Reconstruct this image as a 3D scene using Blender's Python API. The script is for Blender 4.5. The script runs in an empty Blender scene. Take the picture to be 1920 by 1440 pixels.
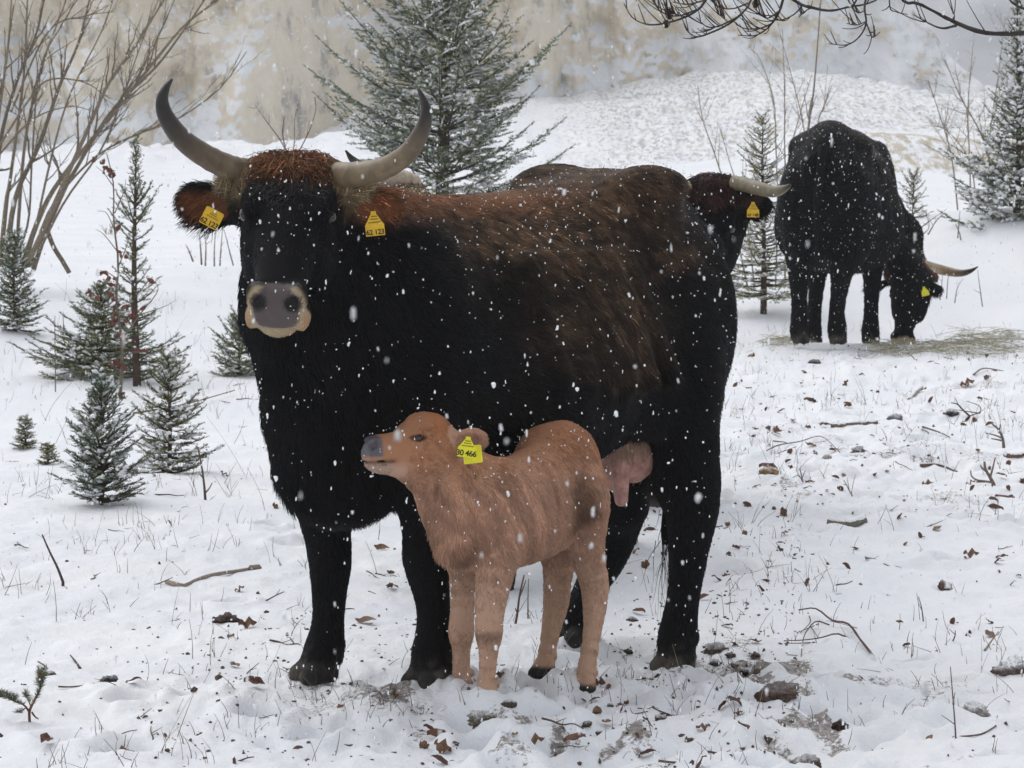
import bpy, math, random
import numpy as np
from mathutils import Vector, Matrix

random.seed(7)
RNG = np.random.default_rng(11)
SC = bpy.context.scene
COL = SC.collection

# ------------------------------------------------------------------ camera
FPX = 6820.0                       # focal length in pixels of a 1920 px wide frame
CAM_H = 1.6
PITCH = math.atan(556.0 / FPX)
cam_data = bpy.data.cameras.new('camera')
cam_data.sensor_width = 36.0
cam_data.lens = FPX / 1920.0 * 36.0
cam_data.clip_start = 0.1
cam_data.clip_end = 3000.0
cam_data.dof.use_dof = True
cam_data.dof.focus_distance = 9.3
cam_data.dof.aperture_fstop = 27.0
cam = bpy.data.objects.new('camera', cam_data)
COL.objects.link(cam)
cam.location = (0, 0, CAM_H)
cam.rotation_euler = (math.pi / 2 - PITCH, 0, 0)
SC.camera = cam

# ------------------------------------------------------------------ overcast daylight
SUN_EL, SUN_AZ = math.radians(58), math.radians(-40)     # azimuth from +Y towards +X
world = bpy.data.worlds.new('World')
SC.world = world
world.use_nodes = True
wn, wl = world.node_tree.nodes, world.node_tree.links
wn.clear()
sky = wn.new('ShaderNodeTexSky')
sky.sky_type = 'NISHITA'
sky.sun_disc = False
sky.sun_elevation = SUN_EL
sky.sun_rotation = SUN_AZ
sky.dust_density = 1.0
sky.air_density = 1.0
hsv = wn.new('ShaderNodeHueSaturation')
hsv.inputs['Saturation'].default_value = 0.16
bg = wn.new('ShaderNodeBackground')
bg.inputs['Strength'].default_value = 0.115
wo = wn.new('ShaderNodeOutputWorld')
wl.new(sky.outputs[0], hsv.inputs['Color'])
wl.new(hsv.outputs[0], bg.inputs['Color'])
wl.new(bg.outputs[0], wo.inputs['Surface'])

sun_d = bpy.data.lights.new('sun', 'SUN')
sun_d.energy = 0.6
sun_d.angle = math.radians(60)
sun_d.color = (1.0, 0.98, 0.95)
sun = bpy.data.objects.new('sun', sun_d)
COL.objects.link(sun)
sd = Vector((math.sin(SUN_AZ) * math.cos(SUN_EL), math.cos(SUN_AZ) * math.cos(SUN_EL), math.sin(SUN_EL)))
sun.rotation_euler = sd.to_track_quat('Z', 'Y').to_euler()

SC.view_settings.view_transform = 'Standard'
SC.view_settings.look = 'None'
SC.view_settings.exposure = 0.85
SC.view_settings.gamma = 1.0
SC.view_settings.use_curve_mapping = False
SC.render.engine = 'CYCLES'
SC.cycles.use_denoising = True
SC.cycles.max_bounces = 6
SC.cycles.diffuse_bounces = 3
SC.cycles.glossy_bounces = 2
SC.cycles.transparent_max_bounces = 8
SC.cycles.caustics_reflective = False
SC.cycles.caustics_refractive = False
SC.cycles_curves.shape = 'RIBBONS'
SC.cycles_curves.subdivisions = 2

# ------------------------------------------------------------------ projection helpers
CP, SP = math.cos(PITCH), math.sin(PITCH)

def ray(px, py):
    a, b = (px - 960.0) / FPX, (720.0 - py) / FPX
    return np.array([a, CP + b * SP, -SP + b * CP])

def at(px, py, Y):
    """the point of the place seen at that pixel, Y metres in front of the camera"""
    d = ray(px, py)
    return np.array([0, 0, CAM_H]) + d * (Y / d[1])

def scale_at(Y):
    return FPX / Y

# ------------------------------------------------------------------ noise
def _hash(i, j, k, seed):
    h = (i.astype(np.uint32) * np.uint32(374761393) + j.astype(np.uint32) * np.uint32(668265263)
         + k.astype(np.uint32) * np.uint32(2147483647) + np.uint32((seed * 974711 + 12345) & 0xffffffff))
    h = (h ^ (h >> np.uint32(13))) * np.uint32(1274126177)
    h = (h ^ (h >> np.uint32(16))) * np.uint32(2246822519)
    h = h ^ (h >> np.uint32(15))
    return h.astype(np.float32) / np.float32(4294967295.0)

def vnoise(x, y, z, seed=0):
    """value noise in -1..1"""
    with np.errstate(over='ignore'):
        x, y, z = np.broadcast_arrays(np.asarray(x, np.float32), np.asarray(y, np.float32), np.asarray(z, np.float32))
        xi, yi, zi = np.floor(x), np.floor(y), np.floor(z)
        fx, fy, fz = x - xi, y - yi, z - zi
        fx, fy, fz = [f * f * f * (f * (f * 6 - 15) + 10) for f in (fx, fy, fz)]
        xi, yi, zi = xi.astype(np.int64), yi.astype(np.int64), zi.astype(np.int64)
        r = 0
        for dx in (0, 1):
            wx = fx if dx else 1 - fx
            for dy in (0, 1):
                wy = fy if dy else 1 - fy
                for dz in (0, 1):
                    wz = fz if dz else 1 - fz
                    r = r + wx * wy * wz * _hash(xi + dx, yi + dy, zi + dz, seed)
        return r * 2 - 1

def fbm(x, y, z, octaves=4, seed=0, gain=0.5, lac=2.03):
    a, s, t = 1.0, 0.0, 0.0
    for o in range(octaves):
        s = s + a * vnoise(x, y, z, seed + o * 17)
        t += a
        a *= gain
        x, y, z = x * lac + 3.1, y * lac + 1.7, z * lac + 5.3
    return s / t

def sstep(e0, e1, x):
    t = np.clip((x - e0) / (e1 - e0), 0, 1)
    return t * t * (3 - 2 * t)

def nrm(v):
    v = np.asarray(v, float)
    return v / np.maximum(np.linalg.norm(v, axis=-1, keepdims=True), 1e-9)

def spline(pts, n):
    """Catmull-Rom through rows of pts"""
    p = np.asarray(pts, float)
    m = len(p)
    if m == 2:
        t = np.linspace(0, 1, n)[:, None]
        return p[0] * (1 - t) + p[1] * t
    e = np.vstack([2 * p[0] - p[1], p, 2 * p[-1] - p[-2]])
    u = np.linspace(0, m - 1 - 1e-6, n)
    i = u.astype(int)
    t = (u - i)[:, None]
    a, b, c, d = e[i], e[i + 1], e[i + 2], e[i + 3]
    return 0.5 * (2 * b + (c - a) * t + (2 * a - 5 * b + 4 * c - d) * t ** 2 + (3 * b - a - 3 * c + d) * t ** 3)

# ------------------------------------------------------------------ objects
def link(o, parent=None):
    COL.objects.link(o)
    if parent is not None:
        o.parent = parent
    return o

def tag(o, label=None, cat=None, group=None, kind=None):
    for k, v in (('label', label), ('category', cat), ('group', group), ('kind', kind)):
        if v:
            o[k] = v
    return o

def empty(name, loc, yaw=0.0):
    o = bpy.data.objects.new(name, None)
    o.empty_display_size = 0.2
    COL.objects.link(o)
    o.location = [float(c) for c in loc]
    o.rotation_euler = (0, 0, yaw)
    return o

def mesh_np(name, V, faces, mats=None, smooth=True, cols=None, attrs=None, mat_idx=None):
    """V (n,3); faces: one (m,k) int array or a list of such arrays"""
    if isinstance(faces, np.ndarray):
        faces = [faces]
    faces = [np.asarray(f, np.int32) for f in faces if len(f)]
    me = bpy.data.meshes.new(name)
    V = np.ascontiguousarray(V, np.float32)
    me.vertices.add(len(V))
    me.vertices.foreach_set('co', V.ravel())
    loops = np.concatenate([f.ravel() for f in faces])
    sizes = np.concatenate([np.full(len(f), f.shape[1], np.int32) for f in faces])
    me.loops.add(len(loops))
    me.loops.foreach_set('vertex_index', loops)
    me.polygons.add(len(sizes))
    st = np.zeros(len(sizes), np.int32)
    st[1:] = np.cumsum(sizes)[:-1]
    me.polygons.foreach_set('loop_start', st)
    if mat_idx is not None:
        me.polygons.foreach_set('material_index', np.asarray(mat_idx, np.int32))
    me.polygons.foreach_set('use_smooth', np.full(len(sizes), smooth, bool))
    if cols is not None:
        a = me.attributes.new('Col', 'FLOAT_COLOR', 'POINT')
        c4 = np.ones((len(V), 4), np.float32)
        c4[:, :3] = cols
        a.data.foreach_set('color', c4.ravel())
    for k, v in (attrs or {}).items():
        a = me.attributes.new(k, 'FLOAT', 'POINT')
        a.data.foreach_set('value', np.ascontiguousarray(v, np.float32))
    me.update(calc_edges=True)
    me.validate()
    for m in ([mats] if mats is not None and not isinstance(mats, (list, tuple)) else (mats or [])):
        me.materials.append(m)
    return me

def obj(name, me, parent=None):
    return link(bpy.data.objects.new(name, me), parent)

class Build:
    """collects pieces of geometry that become one mesh"""
    def __init__(s):
        s.v, s.f, s.n, s.c = [], {}, 0, []
    def add(s, V, F, col=None):
        V = np.asarray(V, float)
        for f in (F if isinstance(F, list) else [F]):
            f = np.asarray(f, int)
            if len(f):
                s.f.setdefault(f.shape[1], []).append(f + s.n)
        s.v.append(V)
        s.n += len(V)
        c = np.empty((len(V), 3))
        c[:] = (1, 1, 1) if col is None else col
        s.c.append(c)
    def tube(s, P, R, sides=6, col=None, cap=True):
        P = np.asarray(P, float)
        R = np.broadcast_to(np.asarray(R, float), (len(P),))
        T = nrm(np.gradient(P, axis=0))
        if len(P) > 2:
            ref = np.linalg.eigh(T.T @ T)[1][:, 0]      # the direction the path bends least towards
        else:
            ref = np.array([0.0, 0, 1]) if abs(T[0, 2]) < .8 else np.array([1.0, .1, 0])
        A = nrm(np.cross(T, ref))
        B = np.cross(T, A)
        th = np.linspace(0, 2 * np.pi, sides, endpoint=False)
        V = P[:, None] + R[:, None, None] * (np.cos(th)[None, :, None] * A[:, None] + np.sin(th)[None, :, None] * B[:, None])
        n = len(P)
        i = np.arange(n - 1)[:, None] * sides
        j = np.arange(sides)[None]
        k = (j + 1) % sides
        F = np.stack([i + j, i + k, i + sides + k, i + sides + j], -1).reshape(-1, 4)
        V = V.reshape(-1, 3)
        fl = [F]
        if cap:
            V = np.vstack([V, P[:1], P[-1:]])
            a, b = n * sides, n * sides + 1
            jj, kk = np.arange(sides), (np.arange(sides) + 1) % sides
            fl.append(np.vstack([np.stack([np.full(sides, a), kk, jj], -1),
                                 np.stack([np.full(sides, b), (n - 1) * sides + jj, (n - 1) * sides + kk], -1)]))
        if col is not None and np.ndim(col) == 2:
            c = np.repeat(np.asarray(col), sides, 0)
            if cap:
                c = np.vstack([c, col[:1], col[-1:]])
            col = c
        s.add(V, fl, col)
    def mesh(s, name, mats, smooth=True, cols=True):
        return mesh_np(name, np.vstack(s.v), [np.vstack(f) for f in s.f.values()], mats, smooth,
                       np.vstack(s.c) if cols else None)

# ------------------------------------------------------------------ materials
def mat_new(name):
    m = bpy.data.materials.new(name)
    m.use_nodes = True
    nt = m.node_tree
    return m, nt.nodes, nt.links, nt.nodes['Principled BSDF']

def mat_attr(name, rough=0.6, spec=0.3, mult=None, noise=0.0, nscale=40.0, sheen=0.0):
    """colour from the 'Col' attribute with a little noise"""
    m, N, L, b = mat_new(name)
    a = N.new('ShaderNodeAttribute')
    a.attribute_name = 'Col'
    src = a.outputs['Color']
    if noise:
        t = N.new('ShaderNodeTexNoise')
        t.inputs['Scale'].default_value = nscale
        t.inputs['Detail'].default_value = 4
        tc = N.new('ShaderNodeTexCoord')
        L.new(tc.outputs['Object'], t.inputs['Vector'])
        r = N.new('ShaderNodeMapRange')
        r.inputs['From Min'].default_value = 0.3
        r.inputs['From Max'].default_value = 0.7
        r.inputs['To Min'].default_value = 1 - noise
        r.inputs['To Max'].default_value = 1 + noise
        L.new(t.outputs['Fac'], r.inputs['Value'])
        mx = N.new('ShaderNodeMix')
        mx.data_type = 'RGBA'
        mx.blend_type = 'MULTIPLY'
        mx.inputs['Factor'].default_value = 1
        L.new(src, mx.inputs['A'])
        L.new(r.outputs[0], mx.inputs['B'])
        src = mx.outputs['Result']
    L.new(src, b.inputs['Base Color'])
    b.inputs['Roughness'].default_value = rough
    b.inputs['Specular IOR Level'].default_value = spec
    return m

def mat_plain(name, col, rough=0.6, spec=0.3, noise=0.0, nscale=30.0, bump=0.0, col2=None):
    m, N, L, b = mat_new(name)
    b.inputs['Base Color'].default_value = (*col, 1)
    b.inputs['Roughness'].default_value = rough
    b.inputs['Specular IOR Level'].default_value = spec
    if noise or bump or col2:
        tc = N.new('ShaderNodeTexCoord')
        t = N.new('ShaderNodeTexNoise')
        t.inputs['Scale'].default_value = nscale
        t.inputs['Detail'].default_value = 5
        L.new(tc.outputs['Object'], t.inputs['Vector'])
        r = N.new('ShaderNodeValToRGB')
        e = r.color_ramp.elements
        e[0].position, e[1].position = 0.32, 0.68
        c2 = col2 or [c * (1 - noise) for c in col]
        e[0].color, e[1].color = (*c2, 1), (*[min(1, c * (1 + noise * .6)) for c in col], 1)
        L.new(t.outputs['Fac'], r.inputs['Fac'])
        L.new(r.outputs['Color'], b.inputs['Base Color'])
        if bump:
            bp = N.new('ShaderNodeBump')
            bp.inputs['Strength'].default_value = bump
            bp.inputs['Distance'].default_value = 0.01
            L.new(t.outputs['Fac'], bp.inputs['Height'])
            L.new(bp.outputs[0], b.inputs['Normal'])
    return m
# ------------------------------------------------------------------ the lie of the land
# (x, y, height, radius): where hooves and feet press down or the ground swells
_rbf = []
def swell(x, y, dz, r):
    _rbf.append((x, y, dz, r))

for px, py, Y, r in ((600, 1284, 9.67, .42), (800, 1300, 9.41, .36), (1268, 1266, 10.31, .45), (1072, 1214, 10.53, .45),
                     (911, 1322, 9.17, .30), (1096, 1304, 9.52, .28)):
    p = at(px, py, Y)
    swell(p[0], p[1], p[2], r)
_K = np.array([[math.exp(-((a[0] - b[0]) ** 2 + (a[1] - b[1]) ** 2) / (b[3] ** 2)) for b in _rbf] for a in _rbf])
_w = np.linalg.solve(_K + 1e-3 * np.eye(len(_rbf)), np.array([a[2] for a in _rbf]))
_rbf = [(a[0], a[1], w, a[3]) for a, w in zip(_rbf, _w)]
for px, py, Y in ((597, 1279, 9.62), (806, 1296, 9.36), (1266, 1264, 10.28), (1074, 1213, 10.50), (864, 1302, 9.33), (911, 1326, 9.14), (1018, 1271, 9.61), (1094, 1304, 9.48)):
    p = at(px, py, Y)
    swell(p[0] - .015, p[1] - .03, .026, .13)
swell(2.35, 24.3, -.095, 1.0)
swell(2.9, 25.2, -.08, .8)                     # dip the grazing cow feeds in
swell(3.7, 28.5, .50, 2.3)                      # bank at the right edge
swell(5.2, 27.5, .35, 2.0)
swell(-3.0, 24.5, .26, 2.2)                     # mound at the left
swell(-2.1, 26.5, .22, 1.5)
swell(-4.3, 21.5, .22, 1.8)
swell(-1.75, 9.3, .03, .8)

def hills(x, y):
    """far part: snow field, then scree, up to the quarry"""
    s = sstep(76, 122, y) * sstep(-8, -2.5, x) * (1.35 + .75 * sstep(0, 6, x)) * (1 - .45 * sstep(9, 14, x))
    s = s + .62 * sstep(66, 70.5, y + .8 * fbm(x * .8, 0 * x, 0 * x, 3, 6)) * sstep(4.6, 6.6, x) * (1 - .5 * sstep(90, 110, y))
    s = s + sstep(70, 80, y) * .26 * fbm(x * 1.3, y * .5, 0 * x, 4, 15)
    s = s + 0.35 * sstep(45, 85, y) * fbm(x * .2, y * .07, 0 * x, 3, 5)
    return s

def ground_low(x, y):
    z = np.zeros(np.broadcast(x, y).shape)
    for a, b, w, r in _rbf:
        z = z + w * np.exp(-((x - a) ** 2 + (y - b) ** 2) / r ** 2)
    near = sstep(60, 12, y)
    z = z + near * 0.05 * fbm(x * .7, y * .45, 0 * x, 2, 3) + hills(x, y)
    return z

def trample(x, y):
    """0..1 how churned the snow is"""
    t = 0.9 * np.exp(-(((x - .55) / .75) ** 2 + ((y - 9.5) / 1.1) ** 2))
    t = t + 0.55 * np.exp(-(((x + .1) / .9) ** 2 + ((y - 9.3) / .7) ** 2))
    t = t + 0.55 * np.exp(-(((x - 1.3) / 1.0) ** 2 + ((y - 14.5) / 3.0) ** 2))
    t = t + 0.45 * np.exp(-(((x - 2.2) / 1.6) ** 2 + ((y - 20) / 4.0) ** 2))
    t = t + 0.30 * np.exp(-(((x - .7) / .6) ** 2 + ((y - 8.4) / .5) ** 2))
    n = .5 + .5 * fbm(x * 2.2, y * 1.5, 0 * x, 3, 41)
    return np.clip(t * (.45 + 1.1 * n), 0, 1)

_pr = np.random.default_rng(8)
PRINTS = [(_pr.uniform(a, b), _pr.uniform(c, d), _pr.uniform(0, 3.14), _pr.uniform(.045, .07)) for a, b, c, d, n in
          ((-.1, 1.3, 8.4, 10.6, 46), (-1.2, .1, 8.4, 9.8, 16), (.7, 2.2, 11.5, 17, 40), (.9, 3.2, 17.5, 22, 30), (-.9, -.3, 11, 15, 8)) for _ in range(n)]

def ground(x, y):
    x, y = np.asarray(x, float), np.asarray(y, float)
    z = ground_low(x, y)
    near = sstep(45, 14, y)
    t = trample(x, y)
    l1 = fbm(x * 5.5, y * 4.2, 0 * x, 3, 7)
    l2 = fbm(x * 17, y * 13, 0 * x + 2, 3, 9)
    pits = np.maximum(vnoise(x * 6.5, y * 5.0, 0 * x + 4, 12) - .25, 0) ** 1.3
    z = z + near * (0.016 * l1 + 0.0065 * l2 + t * (0.028 * l1 + 0.024 * l2 - 0.105 * pits))
    for a, b, th, r in PRINTS:
        dx, dy = x - a, y - b
        m = (np.abs(dx) < .25) & (np.abs(dy) < .25)
        if not np.any(m):
            continue
        u, v = dx * math.cos(th) + dy * math.sin(th), dy * math.cos(th) - dx * math.sin(th)
        q = (u / r) ** 2 + (v / (r * .78)) ** 2
        z = z + np.where(m, -.040 * np.exp(-q ** 2 * .8) + .016 * np.exp(-(np.sqrt(q) - 1.75) ** 2 * 3.5), 0)
    return z

def on_ground(px, py):
    """ground point seen at a pixel"""
    return on_ground_n([px], [py])[0]

def on_ground_n(px, py):
    px, py = np.asarray(px, float), np.asarray(py, float)
    a, b = (px - 960.0) / FPX, (720.0 - py) / FPX
    dy, dz = CP + b * SP, -SP + b * CP
    Y = np.full(px.shape, 12.0)
    for _ in range(12):
        g = ground_low(Y * a / dy, Y)
        Y = .5 * Y + .5 * (g - CAM_H) / dz * dy
    x = Y * a / dy
    return np.stack([x, Y, ground(x, Y)], -1)

# ground sheet: a fan of rows, close together where the camera looks, reaching the horizon
_core = np.linspace(-math.radians(9.3), math.radians(9.3), 520)
_side = np.radians(np.concatenate([[-80, -60, -45, -33, -25, -20, -16, -13, -11, -10]]))
_ang = np.concatenate([_side, _core, -_side[::-1]])
_r = np.concatenate([np.geomspace(1.2, 8.0, 30)[:-1], np.geomspace(8.0, 18, 330)[:-1], np.geomspace(18, 60, 170)[:-1],
                     np.geomspace(60, 135, 60)[:-1], np.geomspace(135, 700, 14)])
_A, _R = np.meshgrid(_ang, _r)
GX, GY = _R * np.tan(np.clip(_A, -1.45, 1.45)), _R
GX = np.where(np.abs(_A) > .5, _R * 1.25 * np.sin(_A), GX)
GZ = ground(GX, GY)
_nr, _na = GX.shape
_i = (np.arange(_nr - 1)[:, None] * _na + np.arange(_na - 1)[None])
GF = np.stack([_i, _i + 1, _i + _na + 1, _i + _na], -1).reshape(-1, 4)
_tr = trample(GX, GY)
_d = fbm(GX * 9, GY * 6, 0 * GX, 4, 77)
_d2 = fbm(GX * 2.3, GY * 1.6, 0 * GX, 3, 78)
dirt = np.clip(_tr * 1.35 - .14, 0, 1) * sstep(.02, .34, _d * .7 + _d2 * .55)
def patch(px, py, rx, ry, a):
    p = on_ground(px, py)
    return a * np.exp(-((GX - p[0]) / rx) ** 2 - ((GY - p[1]) / ry) ** 2)
muck = 0 * GX
for q in ((1430, 1243, .12, .16, .9), (1250, 1250, .14, .12, .7), (1170, 1385, .18, .15, .55), (770, 1285, .12, .08, .7),
          (640, 1275, .10, .08, .5), (330, 1290, .13, .10, .5), (1290, 1205, .18, .14, .5), (1350, 1160, .15, .12, .45),
          (545, 1385, .10, .07, .5), (425, 1170, .07, .06, .5), (1230, 1085, .16, .2, .4), (830, 1285, .1, .06, .6)):
    muck = np.maximum(muck, patch(*q))
dirt = np.clip(dirt * .95 + muck * sstep(-.12, .3, _d), 0, 1)
hay = 0 * GX
for q in ((1760, 655, .75, .9, 1.0), (1850, 640, .8, .7, .8), (1480, 640, .7, .5, .6), (1640, 672, .7, .35, .35), (1650, 678, .3, .3, .4)):
    hay = np.maximum(hay, patch(*q))
hay = hay * sstep(-.25, .35, fbm(GX * 5, GY * 2.0, 0 * GX, 3, 80))
scree = sstep(58, 80, GY) * (.55 + .45 * sstep(-1, 3, GX))
earth = sstep(64, 66.5, GY) * sstep(73.5, 71, GY) * sstep(4.4, 6.2, GX)

def snow_material():
    m, N, L, b = mat_new('trampled_snow')
    geo = N.new('ShaderNodeNewGeometry')
    def attr(n):
        a = N.new('ShaderNodeAttribute')
        a.attribute_name = n
        return a.outputs['Fac']
    far_map = N.new('ShaderNodeMapping')
    far_map.inputs['Scale'].default_value = (1, .16, 1)
    L.new(geo.outputs['Position'], far_map.inputs['Vector'])
    def noise(scale, detail, rough=.55, far=False):
        t = N.new('ShaderNodeTexNoise')
        t.inputs['Scale'].default_value = scale
        t.inputs['Detail'].default_value = detail
        t.inputs['Roughness'].default_value = rough
        L.new(far_map.outputs[0] if far else geo.outputs['Position'], t.inputs['Vector'])
        return t.outputs['Fac']
    def mix(f, a, c):
        x = N.new('ShaderNodeMix')
        x.data_type = 'RGBA'
        if isinstance(f, float):
            x.inputs['Factor'].default_value = f
        else:
            L.new(f, x.inputs['Factor'])
        for s, v in (('A', a), ('B', c)):
            if isinstance(v, tuple):
                x.inputs[s].default_value = (*v, 1)
            else:
                L.new(v, x.inputs[s])
        return x.outputs['Result']
    def ramp(v, lo, hi):
        r = N.new('ShaderNodeMapRange')
        r.interpolation_type = 'SMOOTHSTEP'
        r.inputs['From Min'].default_value = lo
        r.inputs['From Max'].default_value = hi
        L.new(v, r.inputs['Value'])
        return r.outputs[0]
    def math_(op, a, c):
        x = N.new('ShaderNodeMath')
        x.operation = op
        for i, v in enumerate((a, c)):
            if isinstance(v, (int, float)):
                x.inputs[i].default_value = v
            else:
                L.new(v, x.inputs[i])
        return x.outputs[0]
    base = mix(ramp(noise(1.3, 4), .3, .7), (.80, .82, .86), (.87, .88, .90))
    soil = mix(ramp(noise(60, 3), .35, .65), (.075, .055, .044), (.25, .205, .17))
    straw = mix(ramp(noise(35, 4), .35, .65), (.24, .21, .12), (.50, .46, .33))
    c = mix(math_('MULTIPLY', math_('MULTIPLY', attr('hay'), ramp(noise(22, 4, .7), .38, .62)), .40), base, straw)
    f = ramp(math_('ADD', attr('dirt'), math_('MULTIPLY', math_('SUBTRACT', noise(75, 5, .72), .5), 2.6)), .50, .90)
    c = mix(math_('MULTIPLY', f, .85), c, soil)
    # stones and grass showing through on the scree and the snow field behind
    s = ramp(math_('ADD', math_('MULTIPLY', attr('scree'), .36), noise(9.0, 5, .75, True)), .82, .95)
    c = mix(math_('MULTIPLY', s, math_('MULTIPLY', attr('scree'), 1.0)), c, mix(ramp(noise(.4, 3), .4, .6), (.40, .40, .40), (.54, .52, .48)))
    e = ramp(math_('ADD', math_('MULTIPLY', attr('earth'), .45), noise(4.5, 6, .75, True)), .88, 1.02)
    c = mix(math_('MULTIPLY', e, attr('earth')), c, mix(ramp(noise(3, 4), .35, .65), (.42, .37, .29), (.58, .52, .42)))
    L.new(c, b.inputs['Base Color'])
    b.inputs['Roughness'].default_value = .75
    b.inputs['Specular IOR Level'].default_value = .25
    bp = N.new('ShaderNodeBump')
    bp.inputs['Strength'].default_value = .55
    bp.inputs['Distance'].default_value = .012
    L.new(math_('ADD', noise(45, 6, .65), math_('MULTIPLY', noise(140, 3), .4)), bp.inputs['Height'])
    L.new(bp.outputs[0], b.inputs['Normal'])
    return m

M_SNOW = snow_material()
gme = mesh_np('ground', np.stack([GX, GY, GZ], -1).reshape(-1, 3), GF, M_SNOW,
              attrs={'dirt': dirt.ravel(), 'hay': hay.ravel(), 'scree': scree.ravel(), 'earth': earth.ravel()})
tag(obj('ground', gme), kind='structure')

# ------------------------------------------------------------------ quarry face
def cliff():
    nx, nv = 640, 220
    X = np.concatenate([np.linspace(-75, -15, 90)[:-1], np.linspace(-15, 17.5, nx - 89)])
    v = np.linspace(0, 1, nv)
    XX, VV = np.meshgrid(X, v)
    top = 9.0 * sstep(16.2, 8.5, XX) ** .9 + .2
    top = np.where(XX < 8.5, 9.2, top)
    foot = 98 + 15 * sstep(-7.5, -3.5, XX) + 3.0 * sstep(6, 13, XX) + 2 * fbm(XX * .2, 0 * XX, 0 * XX, 3, 21) + 3.2 * fbm(XX * .55, 0 * XX, 0 * XX + 3, 3, 22)
    zf = hills(XX, foot) - .8
    steep = .55 + .75 * sstep(8, 15, XX)
    Z = zf + VV * top
    Y = foot + VV * top * steep
    # ledges, buttresses, gullies
    d = 1.7 * fbm(XX * .28, Z * .16, Y * .1, 4, 31) + .85 * fbm(XX * .9, Z * .7, 0 * Z, 4, 32) + .24 * fbm(XX * 2.6, Z * 2.2, 0 * Z, 4, 33)
    d = d + .35 * np.abs(fbm(XX * .55 + Z * .5, Z * .25, 0 * Z, 3, 35))
    led = (np.sin(Z * 2.1 + 2.2 * fbm(XX * .3, Z * .3, 0 * Z, 3, 34)) * .5 + .5) ** 3
    Y = Y - d * sstep(0, .08, VV) + .35 * led * sstep(-.2, .3, fbm(XX * .22, Z * .4, 0 * Z, 2, 36))
    i = np.arange(nv - 1)[:, None] * nx + np.arange(nx - 1)[None]
    F = np.stack([i, i + 1, i + nx + 1, i + nx], -1).reshape(-1, 4)
    m, N, L, b = mat_new('pale_limestone_and_snow')
    geo = N.new('ShaderNodeNewGeometry')
    def noise(scale, det, ro=.6, vec=None):
        t = N.new('ShaderNodeTexNoise')
        t.inputs['Scale'].default_value, t.inputs['Detail'].default_value, t.inputs['Roughness'].default_value = scale, det, ro
        L.new(vec or geo.outputs['Position'], t.inputs['Vector'])
        return t.outputs['Fac']
    mp = N.new('ShaderNodeMapping')
    mp.inputs['Scale'].default_value = (1, .3, .45)
    L.new(geo.outputs['Position'], mp.inputs['Vector'])
    r1 = N.new('ShaderNodeValToRGB')
    e = r1.color_ramp.elements
    e[0].position, e[0].color = .35, (.40, .385, .37, 1)
    e[1].position, e[1].color = .66, (.86, .79, .66, 1)
    x = e.new(.47)
    x.color = (.78, .70, .58, 1)
    L.new(noise(1.5, 9, .74, mp.outputs[0]), r1.inputs['Fac'])
    at_ = N.new('ShaderNodeAttribute')
    at_.attribute_name = 'snow'
    ad = N.new('ShaderNodeMath')
    ad.operation = 'ADD'
    L.new(at_.outputs['Fac'], ad.inputs[0])
    L.new(noise(3.2, 8, .76), ad.inputs[1])
    mr = N.new('ShaderNodeMapRange')
    mr.interpolation_type = 'SMOOTHSTEP'
    mr.inputs['From Min'].default_value, mr.inputs['From Max'].default_value = .93, 1.13
    L.new(ad.outputs[0], mr.inputs['Value'])
    mx = N.new('ShaderNodeMix')
    mx.data_type = 'RGBA'
    L.new(mr.outputs[0], mx.inputs['Factor'])
    L.new(r1.outputs['Color'], mx.inputs['A'])
    mx.inputs['B'].default_value = (.84, .86, .89, 1)
    L.new(mx.outputs['Result'], b.inputs['Base Color'])
    b.inputs['Roughness'].default_value = .9
    b.inputs['Specular IOR Level'].default_value = .15
    bp = N.new('ShaderNodeBump')
    bp.inputs['Strength'].default_value, bp.inputs['Distance'].default_value = .6, .18
    L.new(noise(3.5, 8, .7), bp.inputs['Height'])
    L.new(bp.outputs[0], b.inputs['Normal'])
    # snow lies on what faces up, and in drifts
    P = np.stack([XX, Y, Z], -1)
    dx, dz = np.gradient(P, axis=1), np.gradient(P, axis=0)
    nn = nrm(np.cross(dx, dz))
    up = nn[..., 2]
    drift = fbm(XX * .21 + 4, Z * .33, 0 * Z, 4, 51)
    snow = .40 * sstep(.1, .7, up) + .42 * drift + .24
    snow = snow + .32 * sstep(.28, .02, VV + .25 * fbm(XX * .5, Z * .6, 0 * Z, 3, 58)) + .13 * sstep(-2, 5, XX) - .10 * sstep(-1.5, -4, XX) * sstep(-8, -4.5, XX) + .12 * sstep(12, 14.5, XX) + .25 * sstep(.10, .0, VV) * sstep(-1, 3, XX)
    me = mesh_np('quarry_cliff', P.reshape(-1, 3), F, m, attrs={'snow': snow.ravel()})
    tag(obj('quarry_cliff', me), kind='structure')
cliff()

# ------------------------------------------------------------------ mountainside lost in the snowfall
def mountain():
    nx, nv = 160, 60
    X, v = np.meshgrid(np.linspace(5, 340, nx), np.linspace(0, 1, nv))
    h = 70 * (.75 + .35 * fbm(X * .02, 0 * X, 0 * X, 3, 71)) * sstep(0, 60, X)
    Z = -1 + v * h
    Y = 430 + v * 150 + 14 * fbm(X * .05, Z * .06, 0 * Z, 4, 72)
    i = np.arange(nv - 1)[:, None] * nx + np.arange(nx - 1)[None]
    F = np.stack([i, i + 1, i + nx + 1, i + nx], -1).reshape(-1, 4)
    m = mat_plain('snowy_forest_slope', (.62, .64, .66), .9, .1, nscale=.06, col2=(.42, .44, .46))
    tag(obj('mountain', mesh_np('mountain', np.stack([X, Y, Z], -1).reshape(-1, 3), F, m)), kind='structure')
mountain()
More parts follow.
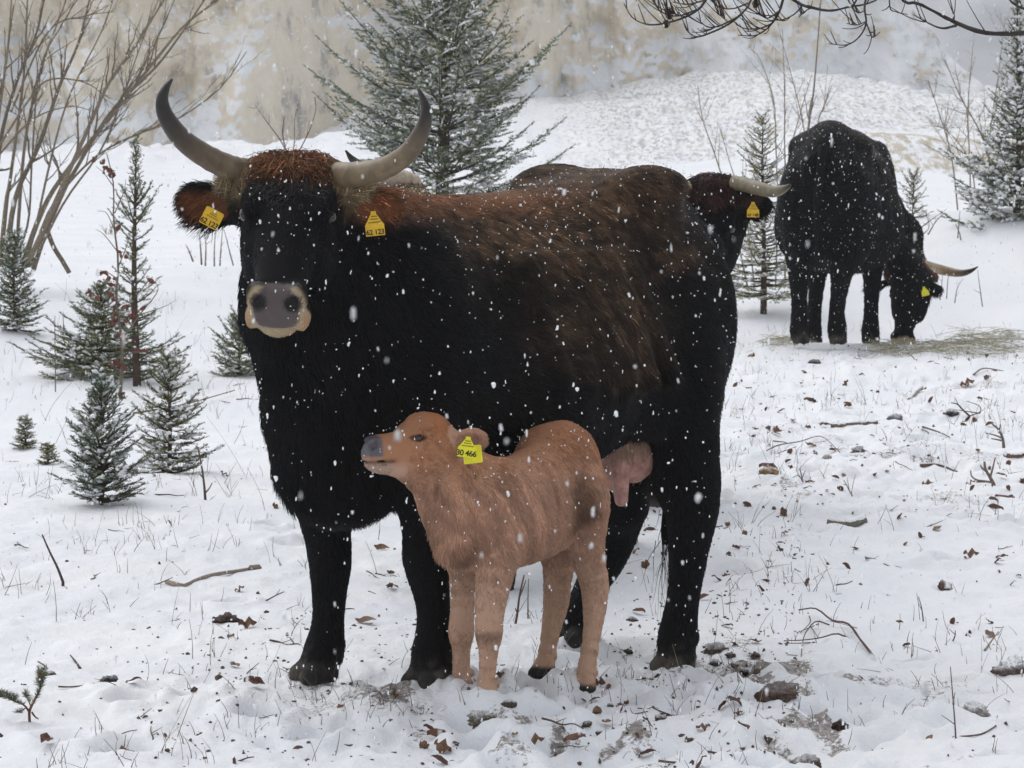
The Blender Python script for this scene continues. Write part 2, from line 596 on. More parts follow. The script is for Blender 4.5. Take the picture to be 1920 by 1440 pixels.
# ------------------------------------------------------------------ implicit bodies
class Field:
    def __init__(s, lo, hi, h):
        s.h, s.lo = h, np.asarray(lo, float)
        n = np.ceil((np.asarray(hi, float) - s.lo) / h).astype(int) + 1
        s.ax = [(s.lo[i] + h * np.arange(n[i])).astype(np.float32) for i in range(3)]
        s.F = np.full(n, 9.0, np.float32)
    def add(s, fn, lo, hi, k=0.02, cut=False):
        m = max(k * 1.3, 0.03)
        sl = []
        for i in range(3):
            a = max(0, int((lo[i] - m - s.lo[i]) / s.h))
            b = min(s.F.shape[i], int((hi[i] + m - s.lo[i]) / s.h) + 2)
            if b <= a:
                return
            sl.append(slice(a, b))
        sl = tuple(sl)
        X = s.ax[0][sl[0]][:, None, None]
        Y = s.ax[1][sl[1]][None, :, None]
        Z = s.ax[2][sl[2]][None, None, :]
        d = fn(X, Y, Z)
        f = s.F[sl]
        if cut:
            g = -d
            h = np.maximum(k - np.abs(f - g), 0) / max(k, 1e-6)
            s.F[sl] = np.maximum(f, g) + h * h * k * .25
        else:
            h = np.maximum(k - np.abs(f - d), 0) / max(k, 1e-6)
            s.F[sl] = np.minimum(f, d) - h * h * k * .25
    def cone(s, a, b, ra, rb, k=0.02, cut=False):
        a, b = np.asarray(a, float), np.asarray(b, float)
        ba = b - a
        l2 = max(float(ba @ ba), 1e-9)
        def fn(X, Y, Z):
            h = np.clip(((X - a[0]) * ba[0] + (Y - a[1]) * ba[1] + (Z - a[2]) * ba[2]) / l2, 0, 1)
            return np.sqrt((X - a[0] - ba[0] * h) ** 2 + (Y - a[1] - ba[1] * h) ** 2 + (Z - a[2] - ba[2] * h) ** 2) - (ra + (rb - ra) * h)
        s.add(fn, np.minimum(a - ra, b - rb), np.maximum(a + ra, b + rb), k, cut)
    def chain(s, pts, k=0.02):
        if len(pts) > 4:
            pts = spline(np.asarray(pts, float), 2 * len(pts))
        for p, q in zip(pts[:-1], pts[1:]):
            s.cone(p[:3], q[:3], p[3], q[3], k)
    def ell(s, c, r, axes=None, k=0.02, cut=False):
        c, r = np.asarray(c, float), np.asarray(r, float)
        A = np.eye(3) if axes is None else np.asarray(axes, float)
        def fn(X, Y, Z):
            q = [((X - c[0]) * A[i, 0] + (Y - c[1]) * A[i, 1] + (Z - c[2]) * A[i, 2]) / r[i] for i in range(3)]
            k0 = np.sqrt(q[0] ** 2 + q[1] ** 2 + q[2] ** 2)
            k1 = np.sqrt((q[0] / r[0]) ** 2 + (q[1] / r[1]) ** 2 + (q[2] / r[2]) ** 2)
            return k0 * (k0 - 1) / np.maximum(k1, 1e-4)
        e = np.sqrt(((A.T * r) ** 2).sum(1))
        s.add(fn, c - e, c + e, k, cut)
    def loft(s, O, n, l, u, st, p=2.3, k=0.02, pear=0.0, smooth=5):
        """st rows: t, half width, top, bottom along n; widths along l, heights along u"""
        st = np.asarray(st, float)
        tt = np.linspace(st[0, 0], st[-1, 0], 160)
        prm = []
        for c in (1, 2, 3):
            q = np.interp(tt, st[:, 0], st[:, c])
            g = np.exp(-np.linspace(-2, 2, 2 * smooth + 1) ** 2)
            q = np.convolve(np.pad(q, smooth, mode='edge'), g / g.sum(), 'valid')
            prm.append(q)
        O, n, l, u = [np.asarray(v, float) for v in (O, n, l, u)]
        def fn(X, Y, Z):
            x, y, z = X - O[0], Y - O[1], Z - O[2]
            t = x * n[0] + y * n[1] + z * n[2]
            a = x * l[0] + y * l[1] + z * l[2]
            b = x * u[0] + y * u[1] + z * u[2]
            tc = np.clip(t, tt[0], tt[-1])
            w, tp, bo = [np.interp(tc, tt, q).astype(np.float32) for q in prm]
            c, hh = (tp + bo) / 2, np.maximum((tp - bo) / 2, 1e-3)
            zn = (b - c) / hh
            ww = np.maximum(w * (1 - pear * np.clip(zn, -1, 1)), 1e-3)
            r = (np.abs(a / ww) ** p + np.abs(zn) ** p) ** (1 / p)
            d = (r - 1) * np.minimum(ww, hh)
            dx = np.abs(t - tc)
            return np.where(dx > 0, np.sqrt(np.maximum(d, 0) ** 2 + dx ** 2) + np.minimum(d, 0) * 0, d)
        e = max(st[:, 1].max() * (1 + pear), abs(st[:, 2]).max(), abs(st[:, 3]).max())
        P = np.array([O + n * t + l * a + u * b for t in (st[0, 0], st[-1, 0]) for a in (-1, 1) for b in (-1, 1)
                      for a, b in ((a * st[:, 1].max() * (1 + pear), st[:, 2].max() if b > 0 else st[:, 3].min()),)])
        s.add(fn, P.min(0), P.max(0), k)
    def mesh(s):
        """naive surface nets -> verts, quads"""
        F = s.F
        ins = F < 0
        nx, ny, nz = F.shape
        cnt = np.zeros((nx - 1, ny - 1, nz - 1), np.int8)
        for dx in (0, 1):
            for dy in (0, 1):
                for dz in (0, 1):
                    cnt += ins[dx:nx - 1 + dx, dy:ny - 1 + dy, dz:nz - 1 + dz]
        act = np.argwhere((cnt > 0) & (cnt < 8))
        idx = np.full(cnt.shape, -1, np.int64)
        idx[tuple(act.T)] = np.arange(len(act))
        acc, num = np.zeros((len(act), 3)), np.zeros(len(act))
        cor = [np.array([i, j, k]) for i in (0, 1) for j in (0, 1) for k in (0, 1)]
        for a in range(8):
            for b in range(a + 1, 8):
                if np.abs(cor[a] - cor[b]).sum() != 1:
                    continue
                fa = F[tuple((act + cor[a]).T)]
                fb = F[tuple((act + cor[b]).T)]
                m = (fa < 0) != (fb < 0)
                t = fa / np.where(m, fa - fb, 1)
                acc += np.where(m[:, None], cor[a] + t[:, None] * (cor[b] - cor[a]), 0)
                num += m
        V = (act + acc / num[:, None]) * s.h + s.lo
        Q = []
        for ax in range(3):
            sl0, sl1 = [slice(None)] * 3, [slice(None)] * 3
            sl0[ax], sl1[ax] = slice(0, -1), slice(1, None)
            a, b = ins[tuple(sl0)], ins[tuple(sl1)]
            e = np.argwhere(a != b)
            u, v = (ax + 1) % 3, (ax + 2) % 3
            e = e[(e[:, u] > 0) & (e[:, v] > 0) & (e[:, u] < F.shape[u] - 1) & (e[:, v] < F.shape[v] - 1)]
            fl = a[tuple(e.T)]
            q = []
            for du, dv in ((-1, -1), (0, -1), (0, 0), (-1, 0)):
                c = e.copy()
                c[:, u] += du
                c[:, v] += dv
                q.append(idx[tuple(c.T)])
            q = np.stack(q, -1)
            q = np.where(fl[:, None], q, q[:, ::-1])
            Q.append(q)
        Q = np.vstack(Q)
        Q = Q[(Q >= 0).all(1)]
        return V, Q

def relax(V, Q, n=2, lam=.5):
    E = np.vstack([Q[:, [0, 1]], Q[:, [1, 2]], Q[:, [2, 3]], Q[:, [3, 0]]])
    E = np.vstack([E, E[:, ::-1]])
    deg = np.bincount(E[:, 0], minlength=len(V))[:, None]
    for i in range(n):
        for l in (lam, -lam * 1.02):
            S = np.stack([np.bincount(E[:, 0], V[E[:, 1], c], len(V)) for c in range(3)], -1)
            V = V + l * (S / np.maximum(deg, 1) - V)
    return V

def normals(V, Q):
    fn = np.cross(V[Q[:, 2]] - V[Q[:, 0]], V[Q[:, 3]] - V[Q[:, 1]])
    N = np.zeros_like(V)
    for c in range(4):
        for k in range(3):
            N[:, k] += np.bincount(Q[:, c], fn[:, k], len(V))
    return nrm(N)

# ------------------------------------------------------------------ fur
def roots(V, Q, N, n, weight=None, rng=RNG):
    ar = .5 * np.linalg.norm(np.cross(V[Q[:, 2]] - V[Q[:, 0]], V[Q[:, 3]] - V[Q[:, 1]]), axis=1)
    if weight is not None:
        ar = ar * weight(V[Q].mean(1), N[Q].mean(1))
    cs = np.cumsum(ar)
    f = np.searchsorted(cs, rng.random(n) * cs[-1])
    f = np.minimum(f, len(Q) - 1)
    a, b = rng.random(n), rng.random(n)
    w = np.stack([(1 - a) * (1 - b), a * (1 - b), a * b, (1 - a) * b], -1)
    P = (V[Q[f]] * w[..., None]).sum(1)
    return P, nrm((N[Q[f]] * w[..., None]).sum(1))

def fur_curves(name, P, NV, D, Ln, col, rad, lift, mat, parent, K=4, wave=0.0, droop=0.25, clump=0.5, cf=38.0, seed=3, rng=RNG):
    """P roots, NV normals, D combing direction, Ln length, col per hair"""
    n = len(P)
    T = nrm(D - (D * NV).sum(1, keepdims=True) * NV)
    j = np.stack([vnoise(P[:, 0] * cf, P[:, 1] * cf, P[:, 2] * cf, seed + c) for c in range(3)], -1)
    j2 = np.stack([vnoise(P[:, 0] * cf * .3, P[:, 1] * cf * .3, P[:, 2] * cf * .3, seed + 9 + c) for c in range(3)], -1)
    d = T + clump * j + clump * .7 * j2 + .16 * rng.normal(size=(n, 3))
    d = nrm(d - (d * NV).sum(1, keepdims=True) * NV)
    s = np.linspace(0, 1, K)
    L = (Ln * (.7 + .5 * rng.random(n)))[:, None, None]
    lf = (np.broadcast_to(lift, (n,)) * (.6 + .8 * rng.random(n)))[:, None]
    pts = np.empty((n, K, 3))
    base = P - NV * .002
    ph = rng.random((n, 3)) * 6.28
    for i, t in enumerate(s):
        up = lf * (t - .45 * t * t)
        p = d * (t * np.sqrt(np.maximum(1 - .5 * lf ** 2, .3))) + NV * up + np.array([0, 0, -1]) * (droop * t * t)
        if wave:
            p = p + wave * np.sin(t * 7 + ph) * t * .5
        pts[:, i] = base + L[:, 0] * p
    c = bpy.data.hair_curves.new(name)
    c.add_curves([K] * n)
    c.points.foreach_set('position', pts.astype(np.float32).ravel())
    r = np.broadcast_to(np.asarray(rad, float).reshape(-1, 1), (n, 1)) * (1.0 - .8 * s ** 1.5)[None]
    a = c.attributes.get('radius') or c.attributes.new('radius', 'FLOAT', 'POINT')
    a.data.foreach_set('value', r.astype(np.float32).ravel())
    a = c.attributes.new('Col', 'FLOAT_COLOR', 'CURVE')
    c4 = np.ones((n, 4), np.float32)
    c4[:, :3] = col
    a.data.foreach_set('color', c4.ravel())
    c.materials.append(mat)
    return obj(name, c, parent)

def fur_mat(name, rough=.55, spec=.25):
    m = mat_attr(name, rough, spec)
    return m

M_COAT = mat_attr('animal_skin', .75, .10)
M_FUR = fur_mat('fur', .42, .14)
M_CALF_FUR = fur_mat('calf_fur', .6, .2)
def wet_nose():
    m = mat_attr('wet_nose', .36, .28)
    N, L = m.node_tree.nodes, m.node_tree.links
    v, tc, bp = N.new('ShaderNodeTexVoronoi'), N.new('ShaderNodeTexCoord'), N.new('ShaderNodeBump')
    v.inputs['Scale'].default_value = 260
    L.new(tc.outputs['Object'], v.inputs['Vector'])
    bp.inputs['Strength'].default_value, bp.inputs['Distance'].default_value = .5, .002
    L.new(v.outputs['Distance'], bp.inputs['Height'])
    L.new(bp.outputs[0], N['Principled BSDF'].inputs['Normal'])
    return m
M_NOSE = wet_nose()
M_EYE = mat_plain('eye', (.012, .008, .006), .08, .6)
M_HORN = mat_attr('horn', .42, .4, noise=.22, nscale=45)
M_TAG = mat_plain('yellow_tag', (.72, .44, .015), .4, .4, noise=.12, nscale=60)
M_TAG2 = mat_plain('bright_yellow_tag', (.78, .72, .02), .4, .4, noise=.06, nscale=60)
M_INK = mat_plain('tag_ink', (.02, .018, .015), .6, .2)
M_CURL = mat_attr('black_curls', .30, .40)
M_UDDER = mat_attr('udder_skin', .65, .2, noise=.35, nscale=38)
M_FLAKE = mat_plain('snowflake', (.88, .89, .91), .6, .2)

class Frame:
    def __init__(s, x, y, z, yaw, size=1.0):
        s.loc, s.yaw, s.size = np.array([x, y, z], float), yaw, size
        c, n = math.cos(yaw), math.sin(yaw)
        s.R = np.array([[c, -n, 0], [n, c, 0], [0, 0, 1]])      # local -> world
    def l(s, p):
        return (np.asarray(p, float) - s.loc) @ s.R / s.size
    def d(s, v):
        return np.asarray(v, float) @ s.R
    def w(s, p):
        return np.asarray(p, float) @ s.R.T * s.size + s.loc

def head_axes(n, roll=0.0):
    n = nrm(n)
    u = np.array([0, 0, 1.0]) - n[2] * n
    u = nrm(u)
    l = np.cross(u, n)
    u2 = u * math.cos(roll) + l * math.sin(roll)
    return n, np.cross(u2, n), u2

COW_HEAD = [(-.05, .060, -.020, -.110), (.00, .108, .018, -.15), (.06, .114, .030, -.18), (.13, .114, .036, -.205), (.20, .106, .030, -.212),
            (.28, .082, .020, -.186), (.35, .067, .010, -.152), (.42, .060, .004, -.126), (.465, .065, .000, -.121), (.50, .064, -.008, -.117), (.520, .052, -.022, -.106)]
CALF_HEAD = [(-.02, .042, .006, -.110), (.015, .058, .036, -.134), (.05, .066, .046, -.144), (.080, .063, .040, -.140), (.102, .053, .016, -.130),
             (.125, .045, .000, -.118), (.155, .041, -.004, -.108), (.185, .041, -.005, -.102), (.203, .037, -.012, -.094), (.216, .024, -.030, -.080)]

def add_head(fd, O, n, l, u, S, st, cow=True):
    fd.loft(O, n, l, u, [[r * S for r in q] for q in st], p=2.35, k=.03 * S)
    P = lambda t, a, b: np.asarray(O) + S * (n * t + l * a + u * b)
    if cow:
        for sg in (-1, 1):
            fd.cone(P(.035, sg * .05, -.035), P(.035, sg * .145, -.032), .062 * S, .040 * S, k=.04 * S)      # horn boss
    ax = np.array([n, l, u])
    if cow:
        for sg in (-1, 1):
            fd.ell(P(.165, sg * .092, .000), np.array([.055, .024, .026]) * S, ax, k=.04 * S)       # brow
            fd.ell(P(.190, sg * .112, -.022), np.array([.024, .012, .014]) * S, ax, k=.012 * S, cut=True)   # eye socket
            fd.ell(P(.20, sg * .075, -.125), np.array([.11, .04, .08]) * S, ax, k=.04 * S)          # jowl
            fd.ell(P(.478, sg * .050, -.030), np.array([.035, .026, .034]) * S, ax, k=.02 * S)      # nostril wing
            fd.ell(P(.470, sg * .061, -.099), np.array([.05, .020, .028]) * S, ax, k=.02 * S)       # lip corner
        fd.ell(P(.468, 0, -.130), np.array([.044, .050, .026]) * S, ax, k=.02 * S)                  # chin
        for sg in (-1, 1):
            fd.ell(P(.528, sg * .043, -.026), np.array([.030, .018, .021]) * S, np.array([n, nrm(l + sg * .5 * u), nrm(u - sg * .5 * l)]), k=.008 * S, cut=True)
        fd.ell(P(.535, 0, -.108), np.array([.03, .052, .0045]) * S, ax, k=.006 * S, cut=True)       # mouth
    else:
        for sg in (-1, 1):
            fd.ell(P(.075, sg * .050, .000), np.array([.026, .014, .016]), ax, k=.015)
            fd.ell(P(.092, sg * .060, -.016), np.array([.016, .012, .008]), np.array([nrm(n - .35 * u), l, nrm(u + .35 * n)]), k=.006, cut=True)
            fd.ell(P(.065, sg * .032, -.080), np.array([.05, .028, .04]), ax, k=.03)
            fd.ell(P(.190, sg * .027, -.026), np.array([.018, .013, .016]), ax, k=.01)
            fd.ell(P(.208, sg * .028, -.030), np.array([.014, .011, .011]), ax, k=.004, cut=True)
        fd.ell(P(.03, 0, .012), np.array([.035, .045, .02]), ax, k=.02)
        fd.ell(P(.210, .0, -.072), np.array([.046, .06, .0020]), np.array([nrm(n - .1 * u), l, nrm(u + .1 * n)]), k=.004, cut=True)
    return P

def add_ear(fd, base, tip, face, half_w, thick, hollow=True):
    """flat leaf shape from base to tip, hollow on the side it faces"""
    base, tip = np.asarray(base, float), np.asarray(tip, float)
    e1 = nrm(tip - base)
    L = np.linalg.norm(tip - base)
    e3 = nrm(np.asarray(face) - (np.asarray(face) @ e1) * e1)
    e2 = np.cross(e3, e1)
    ax = np.array([e1, e2, e3])
    fd.cone(base - e1 * .02, base + e1 * L * .35, half_w * .62, half_w * .45, k=.03)
    c = base + e1 * L * .56
    fd.ell(c, [L * .46, half_w, thick if fd.h < .012 else thick * 1.25], ax, k=.02)
    if hollow and fd.h < .012:
        fd.ell(c + e3 * thick * 1.15 - e1 * L * .02, [L * .40, half_w * .78, thick * 1.15], ax, k=.008, cut=True)
    return e1, e2, e3, c

def add_hoof(fd, p, r, fwd, lat, res=1):
    """cloven hoof with dew claws, sole at p"""
    p, fwd, lat = [np.asarray(v, float) for v in (p, fwd, lat)]
    for sg in (-1, 1):
        a = p + lat * sg * r * .48 + np.array([0, 0, r * 1.15]) - fwd * r * .2
        b = p + lat * sg * r * .55 + fwd * r * .75 + np.array([0, 0, r * .5])
        fd.cone(a, b, r * .62, r * .50, k=.012)
        fd.cone(p + lat * sg * r * .45 - fwd * r * .55 + np.array([0, 0, r * .5]), b, r * .45, r * .45, k=.012)
        fd.ell(p + lat * sg * r * .5 - fwd * r * 1.05 + np.array([0, 0, r * 2.1]), [r * .28] * 3, k=.012)
    fd.add(lambda X, Y, Z: Z - p[2] + 0 * X + 0 * Y, p - 2.2 * r, p + np.array([2.2 * r, 2.2 * r, 0.0]), k=.006, cut=True)

def horn(name, pts, rad, parent, dark_tip=.55, tone=(.21, .17, .12)):
    n = 40
    q = spline(np.hstack([np.asarray(pts, float), np.asarray(rad, float)[:, None]]), n)
    P, R = q[:, :3], np.maximum(q[:, 3], .0015)
    t = np.linspace(0, 1, n)
    R = R * (1 + .025 * np.sin(t * 95) * (t < .35))
    tone = np.array(tone)
    c = tone * (1 - sstep(dark_tip - .3, dark_tip + .12, t))[:, None] + np.array([.022, .018, .016]) * sstep(dark_tip - .3, dark_tip + .12, t)[:, None]
    c = c * (.85 + .25 * np.cos(t * 60)[:, None] * (t < .3)[:, None] * .5 + .1)
    b = Build()
    b.tube(P, R, 20, c)
    return obj(name, b.mesh(name, M_HORN), parent)

def ear_tag(parent, M, text, w, h, size, mat=None, bell=True, back=False):
    """yellow tag in the plane of matrix M: x across, y up, z out; lettering is a sub-part"""
    if bell:
        out = [(-.5, -.5), (.5, -.5), (.5, -.05), (.36, .1), (.15, .38), (.13, .5), (-.13, .5), (-.15, .38), (-.36, .1), (-.5, -.05)]
    else:
        out = [(-.5, -.45), (-.45, -.5), (.45, -.5), (.5, -.45), (.5, .45), (.4, .5), (-.4, .5), (-.5, .45)]
    v = np.array([(x * w, y * h, z) for z in (.0008, -.0008) for x, y in out])
    n = len(out)
    me = bpy.data.meshes.new('ear_tag')
    me.from_pydata([tuple(p) for p in v], [], [tuple(range(n)), tuple(range(2 * n - 1, n - 1, -1))] +
                   [(i, i + n, (i + 1) % n + n, (i + 1) % n) for i in range(n)])
    me.materials.append(mat or M_TAG)
    o = obj('ear_tag', me, parent)
    o.matrix_local = M
    if bell:
        b = Build()
        th = np.linspace(0, 2 * np.pi, 9)[:-1]
        for rr, z in ((.005, .0022),):
            V = np.vstack([[(rr * math.cos(a), h * .40 + rr * math.sin(a), z) for a in th], [(rr * .9 * math.cos(a), h * .40 + rr * .9 * math.sin(a), .0005) for a in th]])
            b.add(V, [np.array([[i, (i + 1) % 8, (i + 1) % 8 + 8, i + 8] for i in range(8)]), np.array([[0, i, i + 1] for i in range(1, 7)])], None)
        s = obj('stud', b.mesh('stud', mat or M_TAG, cols=False), o)
    if text:
        tc = bpy.data.curves.new('lettering', 'FONT')
        tc.body = text
        tc.size = size
        tc.align_x = 'CENTER'
        tc.extrude = .0002
        tc.offset = .0004
        tc.space_character = .92
        tc.materials.append(M_INK)
        to = bpy.data.objects.new('lettering', tc)
        COL.objects.link(to)
        dg = bpy.context.evaluated_depsgraph_get()
        lm = bpy.data.meshes.new_from_object(to.evaluated_get(dg))
        bpy.data.objects.remove(to)
        lm.name = 'lettering'
        t = obj('lettering', lm, o)
        t.location = (0, -h * .5 + size * .18, .0013)
        # the faint print rows above the number
        b = Build()
        r_ = random.Random(3)
        for row, ww in ((.02, .62), (.15, .40), (.26, .28)):
            x = -ww * w / 2
            while x < ww * w / 2:
                dx = r_.uniform(.03, .06) * w
                b.add([(x, row * h, .0012), (x + dx * .6, row * h, .0012), (x + dx * .6, row * h + .05 * h, .0012), (x, row * h + .05 * h, .0012)], np.array([[0, 1, 2, 3]]))
                x += dx
        obj('fine_print', b.mesh('fine_print', M_INK, cols=False), o)
    return o

def plane_matrix(c, x, z):
    z = nrm(z)
    x = nrm(np.asarray(x, float) - (np.asarray(x, float) @ z) * z)
    y = np.cross(z, x)
    M = Matrix.Identity(4)
    for i in range(3):
        M[i][0], M[i][1], M[i][2], M[i][3] = x[i], y[i], z[i], c[i]
    return M

def eye(P, parent, r):
    b = Build()
    n, m = 10, 14
    th, ph = np.meshgrid(np.linspace(0, np.pi, n), np.linspace(0, 2 * np.pi, m), indexing='ij')
    V = np.stack([np.sin(th) * np.cos(ph), np.sin(th) * np.sin(ph), np.cos(th)], -1).reshape(-1, 3) * r + P
    i = np.arange(n - 1)[:, None] * m + np.arange(m - 1)[None]
    b.add(V, np.stack([i, i + 1, i + m + 1, i + m], -1).reshape(-1, 4))
    return obj('eye', b.mesh('eye', M_EYE, cols=False), parent)

def specks(name, P, N, n, size, parent, rng=RNG, weight=None, off=.01):
    """flakes that have settled on a coat"""
    k = rng.integers(0, len(P), n)
    if weight is not None:
        w = weight(P, N)
        k = rng.choice(len(P), n, p=w / w.sum())
    return flakes(name, P[k] + N[k] * off, size, parent, rng)

_ico = None
def flakes(name, C, size, parent=None, rng=RNG, tall=1.0):
    t = (1 + 5 ** .5) / 2
    V0 = nrm(np.array([(-1, t, 0), (1, t, 0), (-1, -t, 0), (1, -t, 0), (0, -1, t), (0, 1, t), (0, -1, -t), (0, 1, -t), (t, 0, -1), (t, 0, 1), (-t, 0, -1), (-t, 0, 1)]))
    F0 = np.array([(0, 11, 5), (0, 5, 1), (0, 1, 7), (0, 7, 10), (0, 10, 11), (1, 5, 9), (5, 11, 4), (11, 10, 2), (10, 7, 6), (7, 1, 8),
                   (3, 9, 4), (3, 4, 2), (3, 2, 6), (3, 6, 8), (3, 8, 9), (4, 9, 5), (2, 4, 11), (6, 2, 10), (8, 6, 7), (9, 8, 1)])
    n = len(C)
    r = size * np.exp(rng.normal(0, .35, n))
    V = V0[None] * (1 + .35 * rng.normal(size=(n, 12, 1))) * r[:, None, None]
    V = V * (np.array([1, 1, tall]) * (1 + .25 * rng.normal(size=(n, 1, 3))))
    V = V + np.asarray(C)[:, None]
    F = (F0[None] + 12 * np.arange(n)[:, None, None]).reshape(-1, 3)
    return obj(name, mesh_np(name, V.reshape(-1, 3), F, M_FLAKE, True), parent)
# ------------------------------------------------------------------ cattle
COW_TORSO = [(-.80, .075, 1.185, 1.00), (-.74, .135, 1.265, .86), (-.64, .195, 1.325, .72), (-.50, .245, 1.365, .63), (-.38, .262, 1.375, .60),
             (-.26, .275, 1.355, .57), (-.10, .315, 1.325, .525), (.10, .335, 1.312, .505), (.30, .315, 1.312, .505), (.45, .285, 1.315, .505),
             (.58, .262, 1.318, .495), (.68, .235, 1.285, .485), (.76, .195, 1.22, .515), (.84, .145, 1.12, .60), (.89, .09, 1.03, .70)]
BLACK = np.array([.0028, .0028, .0034])

def bovine(name, label, fr, legs, hooves, head, horns, ears, res, n_fur, fur_r, group, torso=COW_TORSO, neck=None, brown=1.0,
           rng_seed=5, speck=900, poll_tone=(.155, .062, .028), dewlap=True, tail=True, fur_len=1.0, extra=None, poll=2600, hook=0.0, poll_side=(.20, .15, .09), pear=.16):
    """everything in the frame of the animal: x ahead, y to its left, z up"""
    rng = np.random.default_rng(rng_seed)
    root = empty(name, fr.loc, fr.yaw)
    root.scale = [fr.size] * 3
    tag(root, label, 'cow', group)
    O, n, l, u = head
    zlo = min(h[0][2] for h in hooves) - .02
    lo = np.array([-1.0, -.60, zlo])
    hi = np.array([1.15, .62, 1.50])
    for p in [O + .62 * n, O - .1 * n, O + .2 * l, O - .2 * l] + [e[1] for e in ears]:
        lo, hi = np.minimum(lo, p - .16), np.maximum(hi, p + .16)
    for c in legs:
        for p in c:
            lo, hi = np.minimum(lo, np.array(p[:3]) - p[3] - .05), np.maximum(hi, np.array(p[:3]) + p[3] + .05)
    lo[2] = zlo
    fd = Field(lo, hi, res)
    fd.loft([0, 0, 0], [1, 0, 0], [0, 1, 0], [0, 0, 1], torso, p=2.25, k=.03, pear=pear)
    for sg in (-1, 1):
        fd.ell((-.37, sg * .190, 1.322 - hook), (.13, .060, .050), k=.12)               # hook bone
        fd.ell((-.76, sg * .085, 1.13), (.06, .045, .05), k=.06)                # pin bone
        fd.ell((-.50, sg * .185, .90), (.22, .105, .30), np.array([[.97, 0, .25], [0, 1, 0], [-.25, 0, .97]]), k=.08)   # thigh
        fd.ell((.58, sg * .19, .92), (.17, .095, .34), np.array([[.95, 0, -.3], [0, 1, 0], [.3, 0, .95]]), k=.09)      # shoulder
        fd.ell((.66, sg * .19, .74), (.10, .08, .13), k=.08)                   # point of shoulder
        fd.ell((-.27, sg * .36, 1.17), (.13, .075, .11), k=.10, cut=True)
        fd.ell((-.58, sg * .30, 1.20), (.10, .06, .09), k=.10, cut=True)
        fd.ell((.36, sg * .37, 1.12), (.05, .06, .20), k=.10, cut=True)
        for q in range(6):
            fd.cone((.26 - .085 * q, sg * .255, 1.13), (.20 - .10 * q, sg * .318, .80), .022, .024, k=.05)        # hollow of the flank
    fd.ell((.72, 0, .595), (.13, .10, .11), k=.09)                               # brisket
    back = O + .06 * n - .13 * u
    nk = neck or [(.56, 0, 1.04, .235), (.80, .25 * back[1], .98 + .25 * (back[2] - .98), .185)]
    fd.chain(nk + [(*back, .115)], k=.10)
    fd.cone((.56, 0, 1.19), O + .06 * n - .12 * u, .10, .085, k=.10)
    if dewlap:
        a, b = O + .20 * n - .24 * u, np.array([.80, 0, .62])
        m = (a + b) / 2 + np.array([-.01, 0, 0])
        fd.chain([(*a, .045), (*m, .055), (*b, .07)], k=.12)
        fd.cone((.72, 0, .88), m, .14, .055, k=.12)
    for c in legs:
        fd.chain(c, k=.035)
    for h in hooves:
        add_hoof(fd, *h)
    HP = add_head(fd, O, n, l, u, 1.0, COW_HEAD)
    efr = [add_ear(fd, *e) for e in ears]
    V, Q = fd.mesh()
    V = relax(V, Q, 2)
    N = normals(V, Q)
    # --- colours of the coat as a function of place on the body
    def head_co(P):
        d = P - O
        return d @ n, d @ l, d @ u
    def colour(P, NV, r=None):
        x, y, z = P[:, 0], P[:, 1], P[:, 2]
        c = np.tile(BLACK, (len(P), 1))
        st = fbm(x * 5 + z * 3, y * 5, z * 16, 3, 61)
        s2 = fbm(x * 30, y * 30, z * 60, 2, 62)
        m = sstep(1.00, 1.28, z + .12 * st - .06 * np.maximum(x - .2, 0)) * sstep(-.66, -.42, x) * sstep(.62, .35, x) * brown
        m = np.maximum(m, .50 * brown * sstep(.72, .98, z + .22 * st) * sstep(-.42, -.1, x) * sstep(.42, .12, x))
        m = np.clip(m * (.35 + .9 * np.clip(.5 + s2 + .4 * st, 0, 1)), 0, 1)
        c = c + m[:, None] * (np.array([.088, .054, .033]) - c)
        top = brown * sstep(1.235, 1.30, z + .02 * s2) * sstep(-.25, .15, x) * sstep(.98, .7, x)
        c = c + (.8 * top)[:, None] * (np.array([.15, .062, .026]) - c)
        t, a, b = head_co(P)
        inh = (t > -.08) & (np.abs(a) < .2) & (b > -.3) & (x > .7)
        # poll
        pm = inh * sstep(.105, .06, t + .02 * s2) * sstep(-.12, -.02, b)
        side = sstep(.055, .09, np.abs(a))
        pc = np.array(poll_tone)[None] * (1 - side[:, None]) + np.array(poll_side)[None] * side[:, None] * .95
        c = c + pm[:, None] * (pc - c)
        # mealy muzzle, slate nose pad
        mm = inh * (b > -.155) * (t > .40) * (t < .60) * sstep(.478, .490, t + .40 * np.maximum(np.abs(a) - .060, 0) * (b < -.06) + 1.1 * np.maximum(-b - .088, 0) + .006 * s2) * (np.abs(a) < .11)
        pr = (np.abs(a) / (.056 + .10 * np.clip(b + .055, -.05, .03))) ** 3 + (np.abs(b + .051) / .052) ** 3
        mm = mm * np.clip(sstep(2.2, 1.5, pr - 60 * np.clip(-b - .035, 0, .2)), 0, 1)
        mc = np.tile([.36, .285, .185], (len(P), 1))
        lipc = sstep(.05, .068, np.abs(a)) * sstep(-.06, -.09, b)
        mc = mc + lipc[:, None] * (np.array([.34, .22, .13]) - mc)
        c = c + mm[:, None] * (mc - c)
        pad = inh * sstep(.462, .474, t) * sstep(1.25, .95, pr)
        c = c + pad[:, None] * (np.array([.085, .066, .066]) - c)
        for sg in (-1, 1):
            q = np.linalg.norm(P - HP(.514, sg * .043, -.026), axis=1)
            c = c * (1 - .97 * sstep(.027, .018, q) * inh)[:, None]
